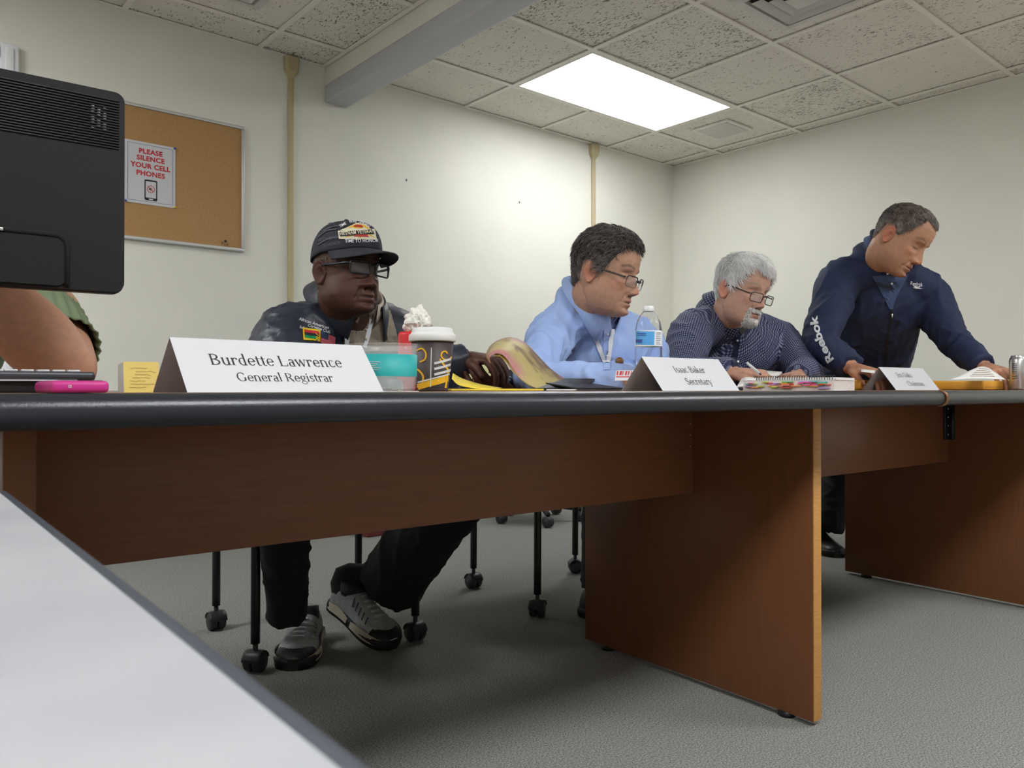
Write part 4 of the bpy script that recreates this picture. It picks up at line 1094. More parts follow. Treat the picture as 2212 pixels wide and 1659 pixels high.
# ================= man in light blue shirt
p2 = empty('person', (2.0, 2.1, 0), 'seated man in a light blue shirt with dark greying hair and glasses, looking down', 'person')
skin2 = np.array([.45, .26, .180]); b2 = Body(skin2)
R2 = hframe(face_dir(math.radians(59), math.radians(12)), roll=math.radians(-2)); H2 = Pd(1312, 591, 2.36); S2 = 1.02
o2 = dict(skin=skin2, red=(.50, .215, .145), lip=(.40, .17, .13), age=1.2, jaw=1.04, chin=.008, browcol=(.09, .06, .045), stubble=((.33, .20, .145), .3), vol=1.3,
          hl_z=[.074, .078, .072, .05, .016, -.014, -.006, .026, .022, -.03, -.062, -.068])
hp2, ht2, wv2 = add_head(b2, o2, H2, R2, S2)
N2 = Pd(1286, 678, 2.46)
b2.add(*sweep(cat_rom([H2+R2 @ np.array([0, -.030, -.02]), H2+R2 @ np.array([0, -.040, -.080]), N2+np.array([0, .01, -.02]), N2+np.array([.01, .03, -.05])], 5), [.058]*6+[.056]*6+[.056]*4, 22))
SR2, SL2 = Pd(1196, 722, 2.42), Pd(1388, 745, 2.66)
ER2, WR2 = Pd(1150, 812, 2.20), Pd(1356, 819, 2.02)
EL2, WL2 = Pd(1412, 850, 2.66), Pd(1420, 832, 2.36)
lat2 = nrm(SL2-SR2); m = MB()
sp2 = [np.array([2.01, 2.20, .50]), Pd(1290, 880, 2.82), Pd(1290, 800, 2.66), Pd(1290, 742, 2.55), N2+np.array([.02, .04, -.03])]
m.tube(cat_rom(sp2, 4), cat_rom([(.18, .145), (.185, .15), (.185, .15), (.165, .135), (.09, .085)], 4), 28, True, ref=lat2)
for S, E, Wr in ((SR2, ER2, WR2), (SL2, EL2, WL2)):
    m.tube(cat_rom([N2+np.array([.01, .03, -.035]), (N2+S)/2+np.array([0, .01, .006]), S, (S+E)/2, E, (E+Wr)/2, Wr], 4), cat_rom(np.array([.06, .070, .076, .064, .052, .046, .038]), 4).ravel(), 18)
tf2 = face_dir(math.radians(50), 0); RC2 = hframe(nrm(tf2+np.array([0, 0, -1.17]))); CC2 = Pd(1282, 655, 2.45)
m.sphere(CC2-RC2[:, 2]*.040, (.105, .110, .055), 24, 14, RC2)
sh2, sf2 = garment('shirt', m, .008, M_blueshirt, p2, 41, amp=.008, freq=6, lf=[(SR2+np.array([.03, -.02, -.02]), .10, (1, -.3, -.8), .010, 22, .3), (ER2, .11, WR2-ER2, .014, 26, .7), ((SR2+ER2)/2, .09, ER2-SR2, .007, 26, 1.4)])
collar('shirt_collar', CC2+RC2[:, 2]*.010, RC2, .080, .088, .034, .056, .34, .045, M_blueshirt, p2, out=.030, back=.15)
strip_px(sf2, 'placket', [(1310, 712), (1311, 750), (1312, 800)], 15, 14, M_blueshirt, p2, .003)
for y in (722, 768): MB().sphere(sf2.hit(1311, y, .004), .0038, 8, 6).build('shirt_button', M_lanyard, p2)
la = strip_px(sf2, 'lanyard', [(1279, 702), (1291, 740), (1305, 778), (1309, 785)], 9, 9, M_lanyard, p2, .0065)
strip_px(sf2, 'lanyard', [(1322, 712), (1318, 745), (1314, 785)], 8, 9, M_lanyard, p2, .0065)
text_px(sf2, 'lanyard_print', 'vbl', 7, (1312, 765), (.1, -1), M_ink, p2, .01, .009)
text_px(sf2, 'lanyard_print', 'vbl', 7, (1302, 782), (.6, -.5), M_ink, p2, .01, .009)
pin = sf2.hit(1338, 783, .003)
MB().sphere(pin, (.011, .011, .011), 14, 10).build('round_pin', M_seam, p2)
decal(sf2, 'pocket', *quad_px((1331, 772), (1372, 780), (1370, 805), (1330, 800), 5, 4), M_blueshirt, p2, .003)
add_hair('hair', hp2, ht2, wv2, o2, p2, thick=.010, dens=6500, slen=.021, lift=.26, cols=((.012, .009, .008), (.23, .20, .185)), rad=.0007, seed=5, wav=.8, flow='back')
glasses(wv2, p2, wl=.050, hl=.031, y=.105, z=-.016, col=(.05, .042, .036), r=.0018, half=True, rnd=.009, tz=.020)
hand(b2, WR2, nrm(Pd(1395, 828, 2.14)-WR2), (0, 0, -1), 1, curl=(.35, .4, .4, .45), scale=1.0, forearm=ER2*.4+WR2*.6)
hand(b2, WL2, nrm(Pd(1400, 838, 2.2)-WL2), (0, 0, -1), -1, curl=(.35, .4, .4, .45), scale=1.0, forearm=EL2*.4+WL2*.6)
for S, E, Wr in ((SR2, ER2, WR2), (SL2, EL2, WL2)): b2.add(*sweep([N2, S, E, Wr], [.04, .04, .03, .024], 10))
b2.add(*sweep(sp2[::-1], [.05, .09, .09, .09, .09], 12)); b2.build(p2)
M_khaki = mat('dark_chino', (.03, .03, .035), .8)
legs(p2, (2.01, 2.22, .53), [(1.88, 1.78, .53), (2.16, 1.78, .53)], [(1.90, 1.80, .10), (2.16, 1.80, .10)], M_khaki)
for x in (1.90, 2.16): shoe(p2, (x, 1.86, 0), (x-.02, 1.58, 0), NU, M_black, M_rubber)

# ================= man with white hair, checked shirt
p3 = empty('person', (2.7, 2.1, 0), 'seated man with white hair and goatee in a navy checked shirt, writing', 'person')
skin3 = np.array([.52, .315, .235]); b3 = Body(skin3)
R3 = hframe(face_dir(math.radians(32), math.radians(13)), roll=math.radians(-7)); H3 = Pd(1606, 628, 2.86); S3 = 1.0
o3 = dict(skin=skin3, red=(.58, .27, .20), lip=(.48, .21, .17), age=1.2, eartint=(1.06, .74, .70), browcol=(.26, .18, .14), ear=1.1, vol=1.2,
          hl_a=[0, 14, 28, 50, 66, 78, 86, 96, 112, 124, 150, 180], hl_z=[.070, .074, .090, .062, .022, -.004, .004, .028, .022, -.03, -.075, -.085])
hp3, ht3, wv3 = add_head(b3, o3, H3, R3, S3)
N3 = Pd(1578, 692, 3.00)
b3.add(*sweep(cat_rom([H3+R3 @ np.array([0, -.035, -.02]), H3+R3 @ np.array([0, -.042, -.080]), N3+np.array([0, .01, -.02]), N3+np.array([.01, .03, -.05])], 5), [.058]*6+[.057]*6+[.056]*4, 22))
SR3, SL3 = Pd(1497, 722, 2.90), Pd(1682, 740, 3.16)
ER3, WR3 = Pd(1468, 812, 2.66), Pd(1586, 806, 2.44)
EL3, WL3 = Pd(1742, 806, 2.96), Pd(1722, 812, 2.72)
lat3 = nrm(SL3-SR3); m = MB()
sp3 = [np.array([2.72, 2.22, .50]), Pd(1590, 880, 3.34), Pd(1590, 805, 3.19), Pd(1588, 748, 3.07), N3+np.array([.02, .04, -.03])]
m.tube(cat_rom(sp3, 4), cat_rom([(.19, .15), (.195, .155), (.20, .145), (.18, .13), (.09, .08)], 4), 28, True, ref=lat3)
segs3 = [(sp3[1], sp3[3]+(sp3[3]-sp3[1])*.4, (0, 1, .3), .19, lat3)]
for S, E, Wr in ((SR3, ER3, WR3), (SL3, EL3, WL3)):
    m.tube(cat_rom([N3+np.array([.01, .03, -.035]), (N3+S)/2+np.array([0, .01, .006]), S, (S+E)/2, E, (E+Wr)/2, Wr], 4), cat_rom(np.array([.062, .076, .086, .074, .062, .054, .044]), 4).ravel(), 18)
    segs3 += [(S, E, (0, 1, .2), .08), (E, Wr, (0, .3, 1), .055)]
tf3 = face_dir(math.radians(44), 0); RC3 = hframe(nrm(tf3+np.array([0, 0, -1.0]))); CC3 = Pd(1572, 676, 2.99)
m.sphere(CC3-RC3[:, 2]*.040, (.108, .112, .055), 24, 14, RC3)
sh3, sf3 = garment('shirt', m, .008, M_gingham, p3, 51, amp=.007, freq=6, segs=segs3, lf=[(SR3+np.array([.03, -.02, -.02]), .09, (1, -.3, -.8), .008, 28, .3), (EL3, .09, WL3-EL3, .009, 34, .7)])
co3 = collar('shirt_collar', CC3+RC3[:, 2]*.008, RC3, .080, .084, .034, .050, .36, .042, M_gingham, p3, out=.028, back=.15)
me = co3.data; ul = me.uv_layers.new(name='UV')
for lp in me.loops: p = me.vertices[lp.vertex_index].co; q = RC3.T @ (np.array(p)-N3); ul.data[lp.index].uv = (math.atan2(q[0], -q[1])*.085, q[2])
decal(sf3, 'undershirt', *quad_px((1590, 700), (1622, 704), (1608, 722), (1598, 722), 4, 4), M_ink, p3, .004)
pk = strip_px(sf3, 'placket', [(1594, 722), (1588, 760), (1586, 800)], 12, 12, M_gingham, p3, .003)
for x, y in ((1592, 735), (1591, 782), (1577, 700)): MB().sphere(sf3.hit(x, y, .005), .004, 8, 6).build('shirt_button', M_lanyard, p3)
add_hair('hair', hp3, ht3, wv3, o3, p3, thick=.011, dens=6500, slen=.027, lift=.24, cols=((.80, .79, .77), (1.0, .995, .98)), rad=.0008, seed=8, wav=.6)
pn = []
r_ = np.random.default_rng(13)
for i in range(NR):
    for k in range(NS):
        x, y, z = hp3[i, k]
        if y < .02: continue
        g = (abs(x) < .030 and -.066 < z < -.0575) or (abs(x) < .028 and z < -.090 and y > .052) or (.022 < abs(x) < .033 and -.1 < z < -.06)
        if g:
            for _ in range(2):
                if r_.random() < .85: pn.append((hp3[i, k]+r_.normal(size=3)*.0008, nrm(np.array([x*1.2, y, (z+.03)*.5]))))
add_tuft('goatee', pn, wv3, p3, ((.52, .49, .46), (.92, .90, .87)), .011, .0011, 6)
glasses(wv3, p3, wl=.050, hl=.032, y=.106, z=-.018, col=(.012, .011, .011), r=.0015, rnd=.009, tz=.022)
hand(b3, WR3, nrm(Pd(1660, 808, 2.40)-WR3), (0.1, .25, -1), 1, curl=(.5, .6, .7, .75), thumb=(.5, .8), scale=1.0, forearm=ER3*.4+WR3*.6)
hand(b3, WL3, nrm(Pd(1680, 816, 2.55)-WL3), (0, 0, -1), -1, curl=(.3, .35, .4, .45), scale=1.0, forearm=EL3*.4+WL3*.6)
for S, E, Wr in ((SR3, ER3, WR3), (SL3, EL3, WL3)): b3.add(*sweep([N3, S, E, Wr], [.04, .04, .03, .024], 10))
b3.add(*sweep(sp3[::-1], [.05, .09, .09, .09, .09], 12)); b3.build(p3)
legs(p3, (2.72, 2.24, .53), [(2.60, 1.80, .53), (2.86, 1.80, .53)], [(2.60, 1.82, .10), (2.86, 1.82, .10)], M_khaki)
for x in (2.60, 2.86): shoe(p3, (x, 1.88, 0), (x-.02, 1.60, 0), NU, M_black, M_rubber)

# ================= standing man in navy jacket
p4 = empty('person', (3.45, 1.85, 0), 'standing man in a navy sports jacket leaning over the table and sorting papers', 'person')
skin4 = np.array([.43, .23, .145]); b4 = Body(skin4)
R4 = hframe(face_dir(math.radians(42), math.radians(33)), roll=math.radians(-9)); H4 = Pd(1948, 518, 3.06); S4 = 1.08
o4 = dict(skin=skin4, red=(.49, .20, .12), lip=(.40, .17, .11), age=1.3, jowl=.004, browcol=(.16, .085, .05), vol=.5, stubble=((.26, .14, .085), .3),
          hl_z=[.080, .084, .092, .060, .022, .0, .006, .028, .022, -.015, -.04, -.045])
hp4, ht4, wv4 = add_head(b4, o4, H4, R4, S4)
N4 = Pd(1910, 570, 3.20)
b4.add(*sweep(cat_rom([H4+R4 @ np.array([0, -.040, -.02]), H4+R4 @ np.array([0, -.032, -.085]), N4+FW*.02+np.array([0, 0, -.02]), N4+FW*.05+np.array([0, 0, -.05])], 5), [.058]*6+[.057]*6+[.056]*4, 22))
SR4, SL4 = Pd(1812, 612, 3.20), Pd(2004, 640, 3.30)
ER4, WR4 = Pd(1772, 742, 3.02), Pd(1838, 793, 2.82)
EL4, WL4 = Pd(2062, 738, 3.18), Pd(2124, 792, 2.98)
lat4 = nrm(SL4-SR4+np.array([0, 0, .05])); m = MB()
WST = Pd(1862, 880, 3.82)
sp4 = [WST, Pd(1866, 800, 3.66), Pd(1885, 710, 3.42), Pd(1902, 640, 3.28), N4+FW*.05+np.array([0, 0, -.02])]
m.tube(cat_rom(sp4, 4), cat_rom([(.205, .15), (.205, .155), (.20, .145), (.17, .12), (.08, .075)], 4), 28, True, ref=lat4)
for S, E, Wr in ((SR4, ER4, WR4), (SL4, EL4, WL4)):
    m.tube(cat_rom([N4+FW*.04+np.array([0, 0, -.04]), (N4+S)/2+FW*.01, S, (S+E)/2, E, (E+Wr)/2, Wr], 4), cat_rom(np.array([.07, .082, .090, .076, .066, .057, .050]), 4).ravel(), 18)
tf4 = face_dir(math.radians(33), 0); RC4 = hframe(nrm(tf4+np.array([0, 0, -1.2]))); CC4 = Pd(1914, 554, 3.18)
m.sphere(CC4-RC4[:, 2]*.045, (.118, .122, .060), 24, 14, RC4)
jk4, sf4 = garment('jacket', m, .009, M_navy2, p4, 61, amp=.008, freq=5, lf=[(EL4, .13, WL4-SL4, .012, 16, .3), (SL4, .1, EL4-SL4, .009, 18, 1.0), (ER4, .1, WR4-ER4, .008, 20, .5)])
collar('jacket_collar', CC4-RC4[:, 2]*.016, RC4, .098, .106, .052, .012, .72, .004, M_navy2, p4, out=.006)
collar('polo_collar', CC4-RC4[:, 2]*.012, RC4, .084, .094, .050, .040, .50, .034, M_polo, p4, out=.016, back=.1)
decal(sf4, 'polo_front', *quad_px((1884, 596), (1962, 592), (1936, 640), (1926, 668), 8, 8), M_polo, p4, .004)
decal(sf4, 'polo_front', *quad_px((1886, 598), (1934, 612), (1928, 668), (1921, 668), 6, 8), M_polo, p4, .0042)
strip_px(sf4, 'zip', [(1928, 662), (1922, 700), (1916, 745), (1912, 800)], 3.5, 3.5, M_black, p4, .003)
MB().sphere(sf4.hit(1926, 680, .006), (.004, .004, .010), 8, 8).build('zip_pull', M_steel, p4)
for x, y in ((1914, 592), (1926, 611)): MB().sphere(sf4.hit(x, y, .009), .0045, 8, 6).build('polo_button', M_lanyard, p4)
text_px(sf4, 'chest_logo', 'Reebok', 10.5, (1966, 615), (1, .10), M_logo, p4, .012, .003, sx=.78)
for q in (((1969, 617), (1978, 617), (1987, 622), (1982, 622)), ((1970, 622), (1975, 620), (1994, 616), (1980, 622)), ((1975, 623), (1980, 621), (1993, 623), (1988, 623.5))):
    decal(sf4, 'chest_logo', *quad_px(*q, 3, 2), M_logo, p4, .003)
text_px(sf4, 'sleeve_logo', 'Reebok', 44, (1752, 672), (.18, 1), M_logo, p4, .030, .003, sx=.40) if False else None
# sleeve lettering runs down the arm
def curve_text(surf, s, path, size, mt, parent, sx, offset):
    pth = cat_rom(np.array(path, float), 12); seg = np.r_[0, np.cumsum(np.linalg.norm(np.diff(pth, axis=0), axis=1))]
    v, f = tmesh(s, 1.0, offset, 'LEFT'); x0, x1 = v[:, 0].min(), v[:, 0].max(); pts = []
    for p in v:
        d = (p[0]-x0)/(x1-x0)*seg[-1]; q = np.array([np.interp(d, seg, pth[:, 0]), np.interp(d, seg, pth[:, 1])])
        e = min(d+2, seg[-1]); g = np.array([np.interp(e, seg, pth[:, 0])-np.interp(e-3, seg, pth[:, 0]), np.interp(e, seg, pth[:, 1])-np.interp(e-3, seg, pth[:, 1])]); g /= np.linalg.norm(g)
        nn = np.array([g[1], -g[0]]); pts.append(q+nn*p[1]*size)
    return decal(surf, 'sleeve_lettering', pts, f, mt, parent, .003)
curve_text(sf4, 'Reebok', [(1803, 776), (1789, 755), (1776, 728), (1768, 702), (1765, 682)], 23, M_logo, p4, 1, .035)
add_hair('hair', hp4, ht4, wv4, o4, p4, thick=.0045, dens=6500, slen=.011, lift=.35, cols=((.05, .032, .024), (.36, .31, .28)), rad=.0006, seed=9, wav=.3)
hand(b4, WR4, nrm(Pd(1905, 808, 2.72)-WR4), (.1, .1, -1), 1, curl=(.5, .55, .6, .6), thumb=(.45, .5), scale=1.05, forearm=ER4*.4+WR4*.6)
hand(b4, WL4, nrm(Pd(2182, 806, 2.84)-WL4), (.1, .1, -1), -1, curl=(.35, .4, .45, .5), thumb=(.5, .5), scale=1.05, forearm=EL4*.4+WL4*.6)
for S, E, Wr in ((SR4, ER4, WR4), (SL4, EL4, WL4)): b4.add(*sweep([N4, S, E, Wr], [.04, .045, .035, .026], 10))
b4.add(*sweep(sp4[::-1], [.05, .09, .1, .1, .1], 12)); b4.build(p4)
m = MB(); pel = WST+np.array([0, 0, -.10]); m.sphere(pel+np.array([0, 0, .06]), (.19, .16, .15), 18, 12)
hL, tL = Pz(1786, 1192, 0), None
footR = Pz(1792, 1196, 0); footL = footR+lat4*np.array([1, 1, 0])*.30+FW*np.array([1, 1, 0])*.05
for hp, ft in ((pel-lat4*.09, footR), (pel+lat4*.09, footL)):
    an = ft+FW*np.array([1, 1, 0])*.06+np.array([0, 0, .10]); kn = (hp+an)/2-FW*np.array([1, 1, 0])*.02
    m.tube(cat_rom([hp, (hp+kn)/2, kn, (kn+an)/2, an], 4), cat_rom(np.array([.10, .098, .085, .080, .080]), 4).ravel(), 16)
v, f, e = fuse(m, .010, 6); v = folds(v, f, .006, 5, 71); mesh('trousers', v, f, M_trouser, p4)
for ft in (footR, footL):
    fw2 = np.array([FW[0], FW[1], 0]); shoe(p4, ft+fw2*.20, ft-fw2*.085, NU, M_black, M_rubber, 'shoe', .050, .085)

# ================= person behind the monitor
p0 = empty('person', (-.05, 2.2, 0), 'person in a ribbed sage green top leaning an elbow on the table behind the monitor', 'person')
skin0 = np.array([.56, .30, .20]); b0 = Body(skin0)
E0 = Pd(140, 795, 1.40); W0 = Pd(-85, 560, 1.33); SH0 = Pd(98, 672, 1.66)
N0 = Pd(-40, 590, 1.80); H0 = Pd(-60, 470, 1.70); R0 = hframe(face_dir(math.radians(40), math.radians(15)))
o0 = dict(skin=skin0, age=.2, browcol=(.03, .02, .015)); hp0, ht0, wv0 = add_head(b0, o0, H0, R0, .98)
b0.add(*sweep([H0+R0 @ np.array([0, -.03, -.03]), (H0+N0)/2, N0, N0+np.array([0, 0, -.08])], [.055, .055, .06, .08], 18))
m = MB()
m.tube(cat_rom([SH0+np.array([-.03, .03, .0]), SH0, SH0*.5+E0*.5, E0, E0+(W0-E0)*.12], 5), cat_rom(np.array([.062, .064, .060, .052, .052]), 5).ravel(), 20)
m.tube(cat_rom([E0+(E0-W0)*.04, E0+(W0-E0)*.25, E0+(W0-E0)*.6, W0], 5), cat_rom(np.array([.050, .062, .052, .032]), 5).ravel(), 20)
m.sphere(E0, .050, 14, 10); m.tube([N0+np.array([0, 0, -.03]), SH0], [.06, .06], 16)
v, f, e = fuse(m, .006, 8); b0.add(v, f)
hand(b0, W0, nrm(H0-W0+np.array([0, 0, .05])), nrm(H0-W0), 1, forearm=None)
S0b = Pd(-260, 690, 1.75)
b0.add(*sweep([N0, S0b, Pd(-300, 830, 1.6), Pd(-200, 820, 1.3)], [.05, .055, .045, .03], 12)); b0.add(*sweep([N0, np.array([-.05, 2.2, .55])], [.09, .1], 14)); b0.build(p0)
m = MB()
T0 = np.array([-.05, 2.22, .50]); lat0 = nrm(SH0-S0b)
m.tube(cat_rom([T0, T0*.6+N0*.4, T0*.25+N0*.75+np.array([0, 0, -.02]), N0+np.array([0, 0, -.055])], 4), cat_rom([(.18, .13), (.17, .125), (.165, .115), (.11, .08)], 4), 28, True, ref=lat0)
m.tube([N0+np.array([0, 0, -.05]), SH0+np.array([-.05, .02, -.02])], [.06, .066], 16)
garment('ribbed_top', m, .008, M_green, p0, 81, amp=.004, freq=6)
# loose sleeve: sub-elbow band with ribs
ax0 = E0-SH0; rows = []
for i in range(15):
    t = .16+.60*i/14; c = SH0+ax0*t; row = []
    tt = nrm(ax0); x = nrm(np.array([0, 0, 1])-tt*tt[2]); y = np.cross(tt, x)
    for k in range(96):
        a = 2*math.pi*k/96; r = .067+.0022*math.sin(24*a)+.004*math.sin(3*a+5*t)+(.003 if i in (3, 4) else 0)+(.0035 if i == 14 else 0)
        row.append(c+(x*math.cos(a)+y*math.sin(a))*r)
    rows.append(row)
sl = MB().grid(rows, True).build('sleeve', M_green, p0); md = sl.modifiers.new('t', 'SOLIDIFY'); md.thickness = .003
o0['hl_z'] = [.075, .078, .07, .045, .01, -.02, -.04, -.05, -.07, -.10, -.11, -.11]
add_hair('hair', hp0, ht0, wv0, o0, p0, thick=.02, dens=900, slen=.06, lift=.2, cols=((.012, .008, .006), (.06, .035, .02)), rad=.0016, seed=12)
M_print = mat('dark_patterned_trouser', (.02, .02, .018), .85, col2=(.07, .065, .05), nscale=40)
ks = [(-.19, 1.86, .53), (.12, 1.84, .53)]; an = [(-.16, 1.93, .09), (.19, 1.55, .10)]
legs(p0, (-.05, 2.25, .53), ks, an, M_print, rad=(.085, .075, .062, .052, .05))
for a in an: shoe(p0, (a[0], a[1]+.05, 0), (a[0]-.02, a[1]-.2, 0), NU, M_black, M_rubber, wid=.042, hgt=.07)
# ------------------------------------------------------------------ serif lettering built from strokes
_T, _h = .092, .034
def _seg(x0, y0, x1, y1, w): 
    d = np.array([x1-x0, y1-y0], float); n = np.array([-d[1], d[0]])/np.linalg.norm(d)*w/2
    return [(x0-n[0], y0-n[1]), (x1-n[0], y1-n[1]), (x1+n[0], y1+n[1]), (x0+n[0], y0+n[1])]
def _vs(x, y0, y1, s='bt', w=_T):
    out = [[(x-w/2, y0), (x+w/2, y0), (x+w/2, y1), (x-w/2, y1)]]
    if 'b' in s: out.append([(x-w/2-.05, y0), (x+w/2+.05, y0), (x+w/2+.05, y0+_h*.8), (x-w/2-.05, y0+_h*.8)])
    if 't' in s: out.append([(x-w/2-.05, y1-_h*.8), (x+w/2+.05, y1-_h*.8), (x+w/2+.05, y1), (x-w/2-.05, y1)])
    if 'f' in s: out.append([(x-w/2-.055, y1-_h*1.6), (x-w/2, y1-_h*1.6), (x-w/2, y1), (x-w/2-.01, y1-.01)])
    return out
def _hs(x0, x1, y, w=_h): return [[(x0, y-w/2), (x1, y-w/2), (x1, y+w/2), (x0, y+w/2)]]
def _arc(cx, cy, rx, ry, a0, a1, T=_T, h=_h, n=18, th=0):
    out = []; pi, po = None, None
    for k in range(n+1):
        a = math.radians(a0+(a1-a0)*k/n); w = h+(T-h)*abs(math.cos(a+th))**1.4
        c, s = math.cos(a), math.sin(a); i = (cx+(rx-w)*c, cy+(ry-w)*s) if rx > w else (cx, cy); o = (cx+rx*c, cy+ry*s)
        if k: out.append([pi, po, o, i])
        pi, po = i, o
    return out
_x, _C, _A = .47, .68, .74
GL = {
 ' ': ([], .26),
 'I': (_vs(.16, 0, _C), .34), 'B': (_vs(.13, 0, _C)+_hs(.08, .30, _C-.017)+_hs(.1, .30, .355)+_hs(.08, .31, .017)+_arc(.28, .515, .24, .165, -90, 90)+_arc(.29, .178, .29, .178, -90, 90), .64),
 'L': (_vs(.15, 0, _C)+_hs(.1, .52, .017)+[[(.48, 0), (.54, 0), (.545, .17), (.52, .17)]], .60),
 'G': (_arc(.38, .34, .33, .35, 38, 322, n=26)+_vs(.62, .04, .30, 't')+_arc(.38, .34, .33, .35, 322, 335), .77),
 'R': (_vs(.13, 0, _C)+_hs(.08, .30, _C-.017)+_hs(.1, .32, .335)+_arc(.29, .505, .25, .175, -90, 90)+[_seg(.33, .34, .58, .02, .09)]+_hs(.52, .68, .017), .69),
 'S': (_arc(.28, .50, .21, .19, 35, 200)+[_seg(.12, .43, .45, .27, .095)]+_arc(.28, .18, .23, .19, -150, 25)+[[(.44, .50), (.475, .50), (.475, .66), (.455, .66)], [(.06, .02), (.08, .02), (.085, .2), (.05, .2)]], .56),
 'J': (_vs(.24, .08, _C, 't')+_arc(.12, .08, .166, .2, -150, 0, T=.08), .42), 'O': (_arc(.38, .34, .34, .35, 0, 360, n=30), .78),
 'C': (_arc(.38, .34, .33, .35, 42, 318, n=26)+[[(.59, .46), (.63, .46), (.63, .66), (.61, .66)]], .70),
 'a': (_vs(.335, .05, .33, '')+_arc(.215, .32, .166, .155, 0, 150)+_arc(.20, .135, .17, .148, 60, 300)+_hs(.2, .34, .265)+_hs(.19, .34, .012)+_hs(.33, .44, .018), .46),
 'b': (_vs(.11, 0, _A, 'f')+_arc(.26, .235, .22, .245, -130, 130), .52), 'c': (_arc(.25, .235, .215, .245, 50, 318), .46),
 'd': (_vs(.38, 0, _A, 'f')+_hs(.38, .49, .017)+_arc(.26, .235, .225, .245, 50, 310), .53),
 'e': (_arc(.25, .235, .215, .245, 0, 318)+_hs(.07, .44, .25), .48), 'g': (_arc(.23, .315, .19, .165, 0, 360)+_arc(.24, -.08, .225, .14, 0, 360, T=.05)+[_seg(.12, .19, .10, .07, .04)]+_hs(.1, .34, .06, .05)+_hs(.34, .48, .45), .49),
 'h': (_vs(.11, 0, _A, 'bf')+_arc(.265, .30, .20, .18, 0, 140)+_vs(.42, 0, .31, 'b'), .56), 'i': (_vs(.13, 0, _x, 'bf')+_arc(.13, .63, .056, .056, 0, 360, T=.05, h=.05), .27),
 'k': (_vs(.11, 0, _A, 'bf')+[_seg(.13, .20, .36, .45, .036), _seg(.22, .28, .42, .02, .088)]+_hs(.29, .45, _x-.017)+_hs(.36, .52, .017), .53),
 'l': (_vs(.12, 0, _A, 'bf'), .26),
 'm': (_vs(.11, 0, _x, 'bf')+_arc(.26, .30, .195, .18, 0, 140)+_vs(.41, 0, .31, 'b')+_arc(.56, .30, .195, .18, 0, 140)+_vs(.71, 0, .31, 'b'), .84),
 'n': (_vs(.11, 0, _x, 'bf')+_arc(.265, .30, .20, .18, 0, 140)+_vs(.42, 0, .31, 'b'), .55), 'r': (_vs(.11, 0, _x, 'bf')+_arc(.28, .31, .17, .17, 60, 150)+_arc(.345, .40, .055, .055, 0, 360, T=.05, h=.05), .41),
 's': (_arc(.19, .355, .145, .125, 35, 200)+[_seg(.085, .315, .30, .19, .078)]+_arc(.19, .12, .16, .132, -150, 25)+[[(.295, .36), (.32, .36), (.32, .46), (.305, .46)]], .39),
 't': (_vs(.14, .07, .60, '')+_hs(.02, .30, _x-.017)+_arc(.235, .10, .14, .11, 180, 300), .32),
 'u': (_vs(.11, .15, _x, 'f')+_arc(.255, .17, .19, .18, 180, 320)+_vs(.41, 0, _x, 'f')+_hs(.41, .52, .017), .55),
 'w': ([_seg(.06, _x, .21, 0, .088), _seg(.21, 0, .35, _x, .036), _seg(.35, _x, .50, 0, .088), _seg(.50, 0, .64, _x, .036)]+_hs(.0, .16, _x-.017)+_hs(.57, .73, _x-.017), .72),
 'y': ([_seg(.06, _x, .24, .0, .088), _seg(.41, _x, .18, -.16, .036)]+_hs(0, .17, _x-.017)+_hs(.33, .49, _x-.017)+_arc(.12, -.15, .07, .065, 0, 360, T=.05, h=.045), .48),
 'D': (_vs(.13, 0, _C)+_arc(.26, .34, .36, .34, -90, 90)+_hs(.1, .27, .017)+_hs(.1, .27, _C-.017), .70)}
def serif(s, sx=1.0, track=0):
    v = []; f = []; x = 0
    for ch in s:
        g, adv = GL[ch]
        for q in g:
            n = len(v); v += [((x+px)*sx, py) for px, py in q]; f.append(tuple(range(n, n+len(q))))
        x += adv+track
    v = np.array(v); v[:, 0] -= x*sx/2; return v, f

# ------------------------------------------------------------------ name cards
def name_card(pxl, d, ang, L, h, lines, label, base=.12):
    z0 = ZT+.0006; th = .0006; FH = nrm(FW*np.array([1, 1, 0])); a = math.radians(ang)
    ex = FH*math.cos(a)+RT*math.sin(a); nb = FH*math.sin(a)-RT*math.cos(a)
    A0 = Pd(pxl, 845, d); A0[2] = z0; A1 = A0+ex*L
    B0, B1 = A0+nb*base/2+EZ*h, A1+nb*base/2+EZ*h; C0, C1 = A0+nb*base, A1+nb*base
    rt_ = empty('name_card', (A0+C1)/2, label, 'name card', 'folded white name cards on the table')
    def sheet(nm, p, q, r, s):
        n = nrm(np.cross(q-p, s-p))*th; P = [p, q, r, s]; v = P+[x-n for x in P]
        return mesh(nm, v, [(0, 1, 2, 3), (7, 6, 5, 4), (0, 4, 5, 1), (1, 5, 6, 2), (2, 6, 7, 3), (3, 7, 4, 0)], M_white, rt_, False)
    sheet('front_flap', A0, A1, B1, B0); sheet('back_flap', C1, C0, B0, B1)
    ey = nrm(B0-A0); n = nrm(np.cross(A1-A0, B0-A0))
    for s, size, cx, cy, sx, mm in lines:
        v, f = serif(s, sx)
        P = A0+(A1-A0)*cx+(B0-A0)*cy+n*.0005+np.outer(v[:, 0]*size, ex)+np.outer(v[:, 1]*size, ey)
        mesh('printed_name', P, f, mm, rt_, False)
    return rt_
name_card(405, .959, 47, .2825, .070, [('Burdette Lawrence', .0275, .485, .50, .86, M_ink), ('General Registrar', .0215, .49, .20, .86, M_ink)], 'long white name card nearest the camera reading Burdette Lawrence General Registrar')
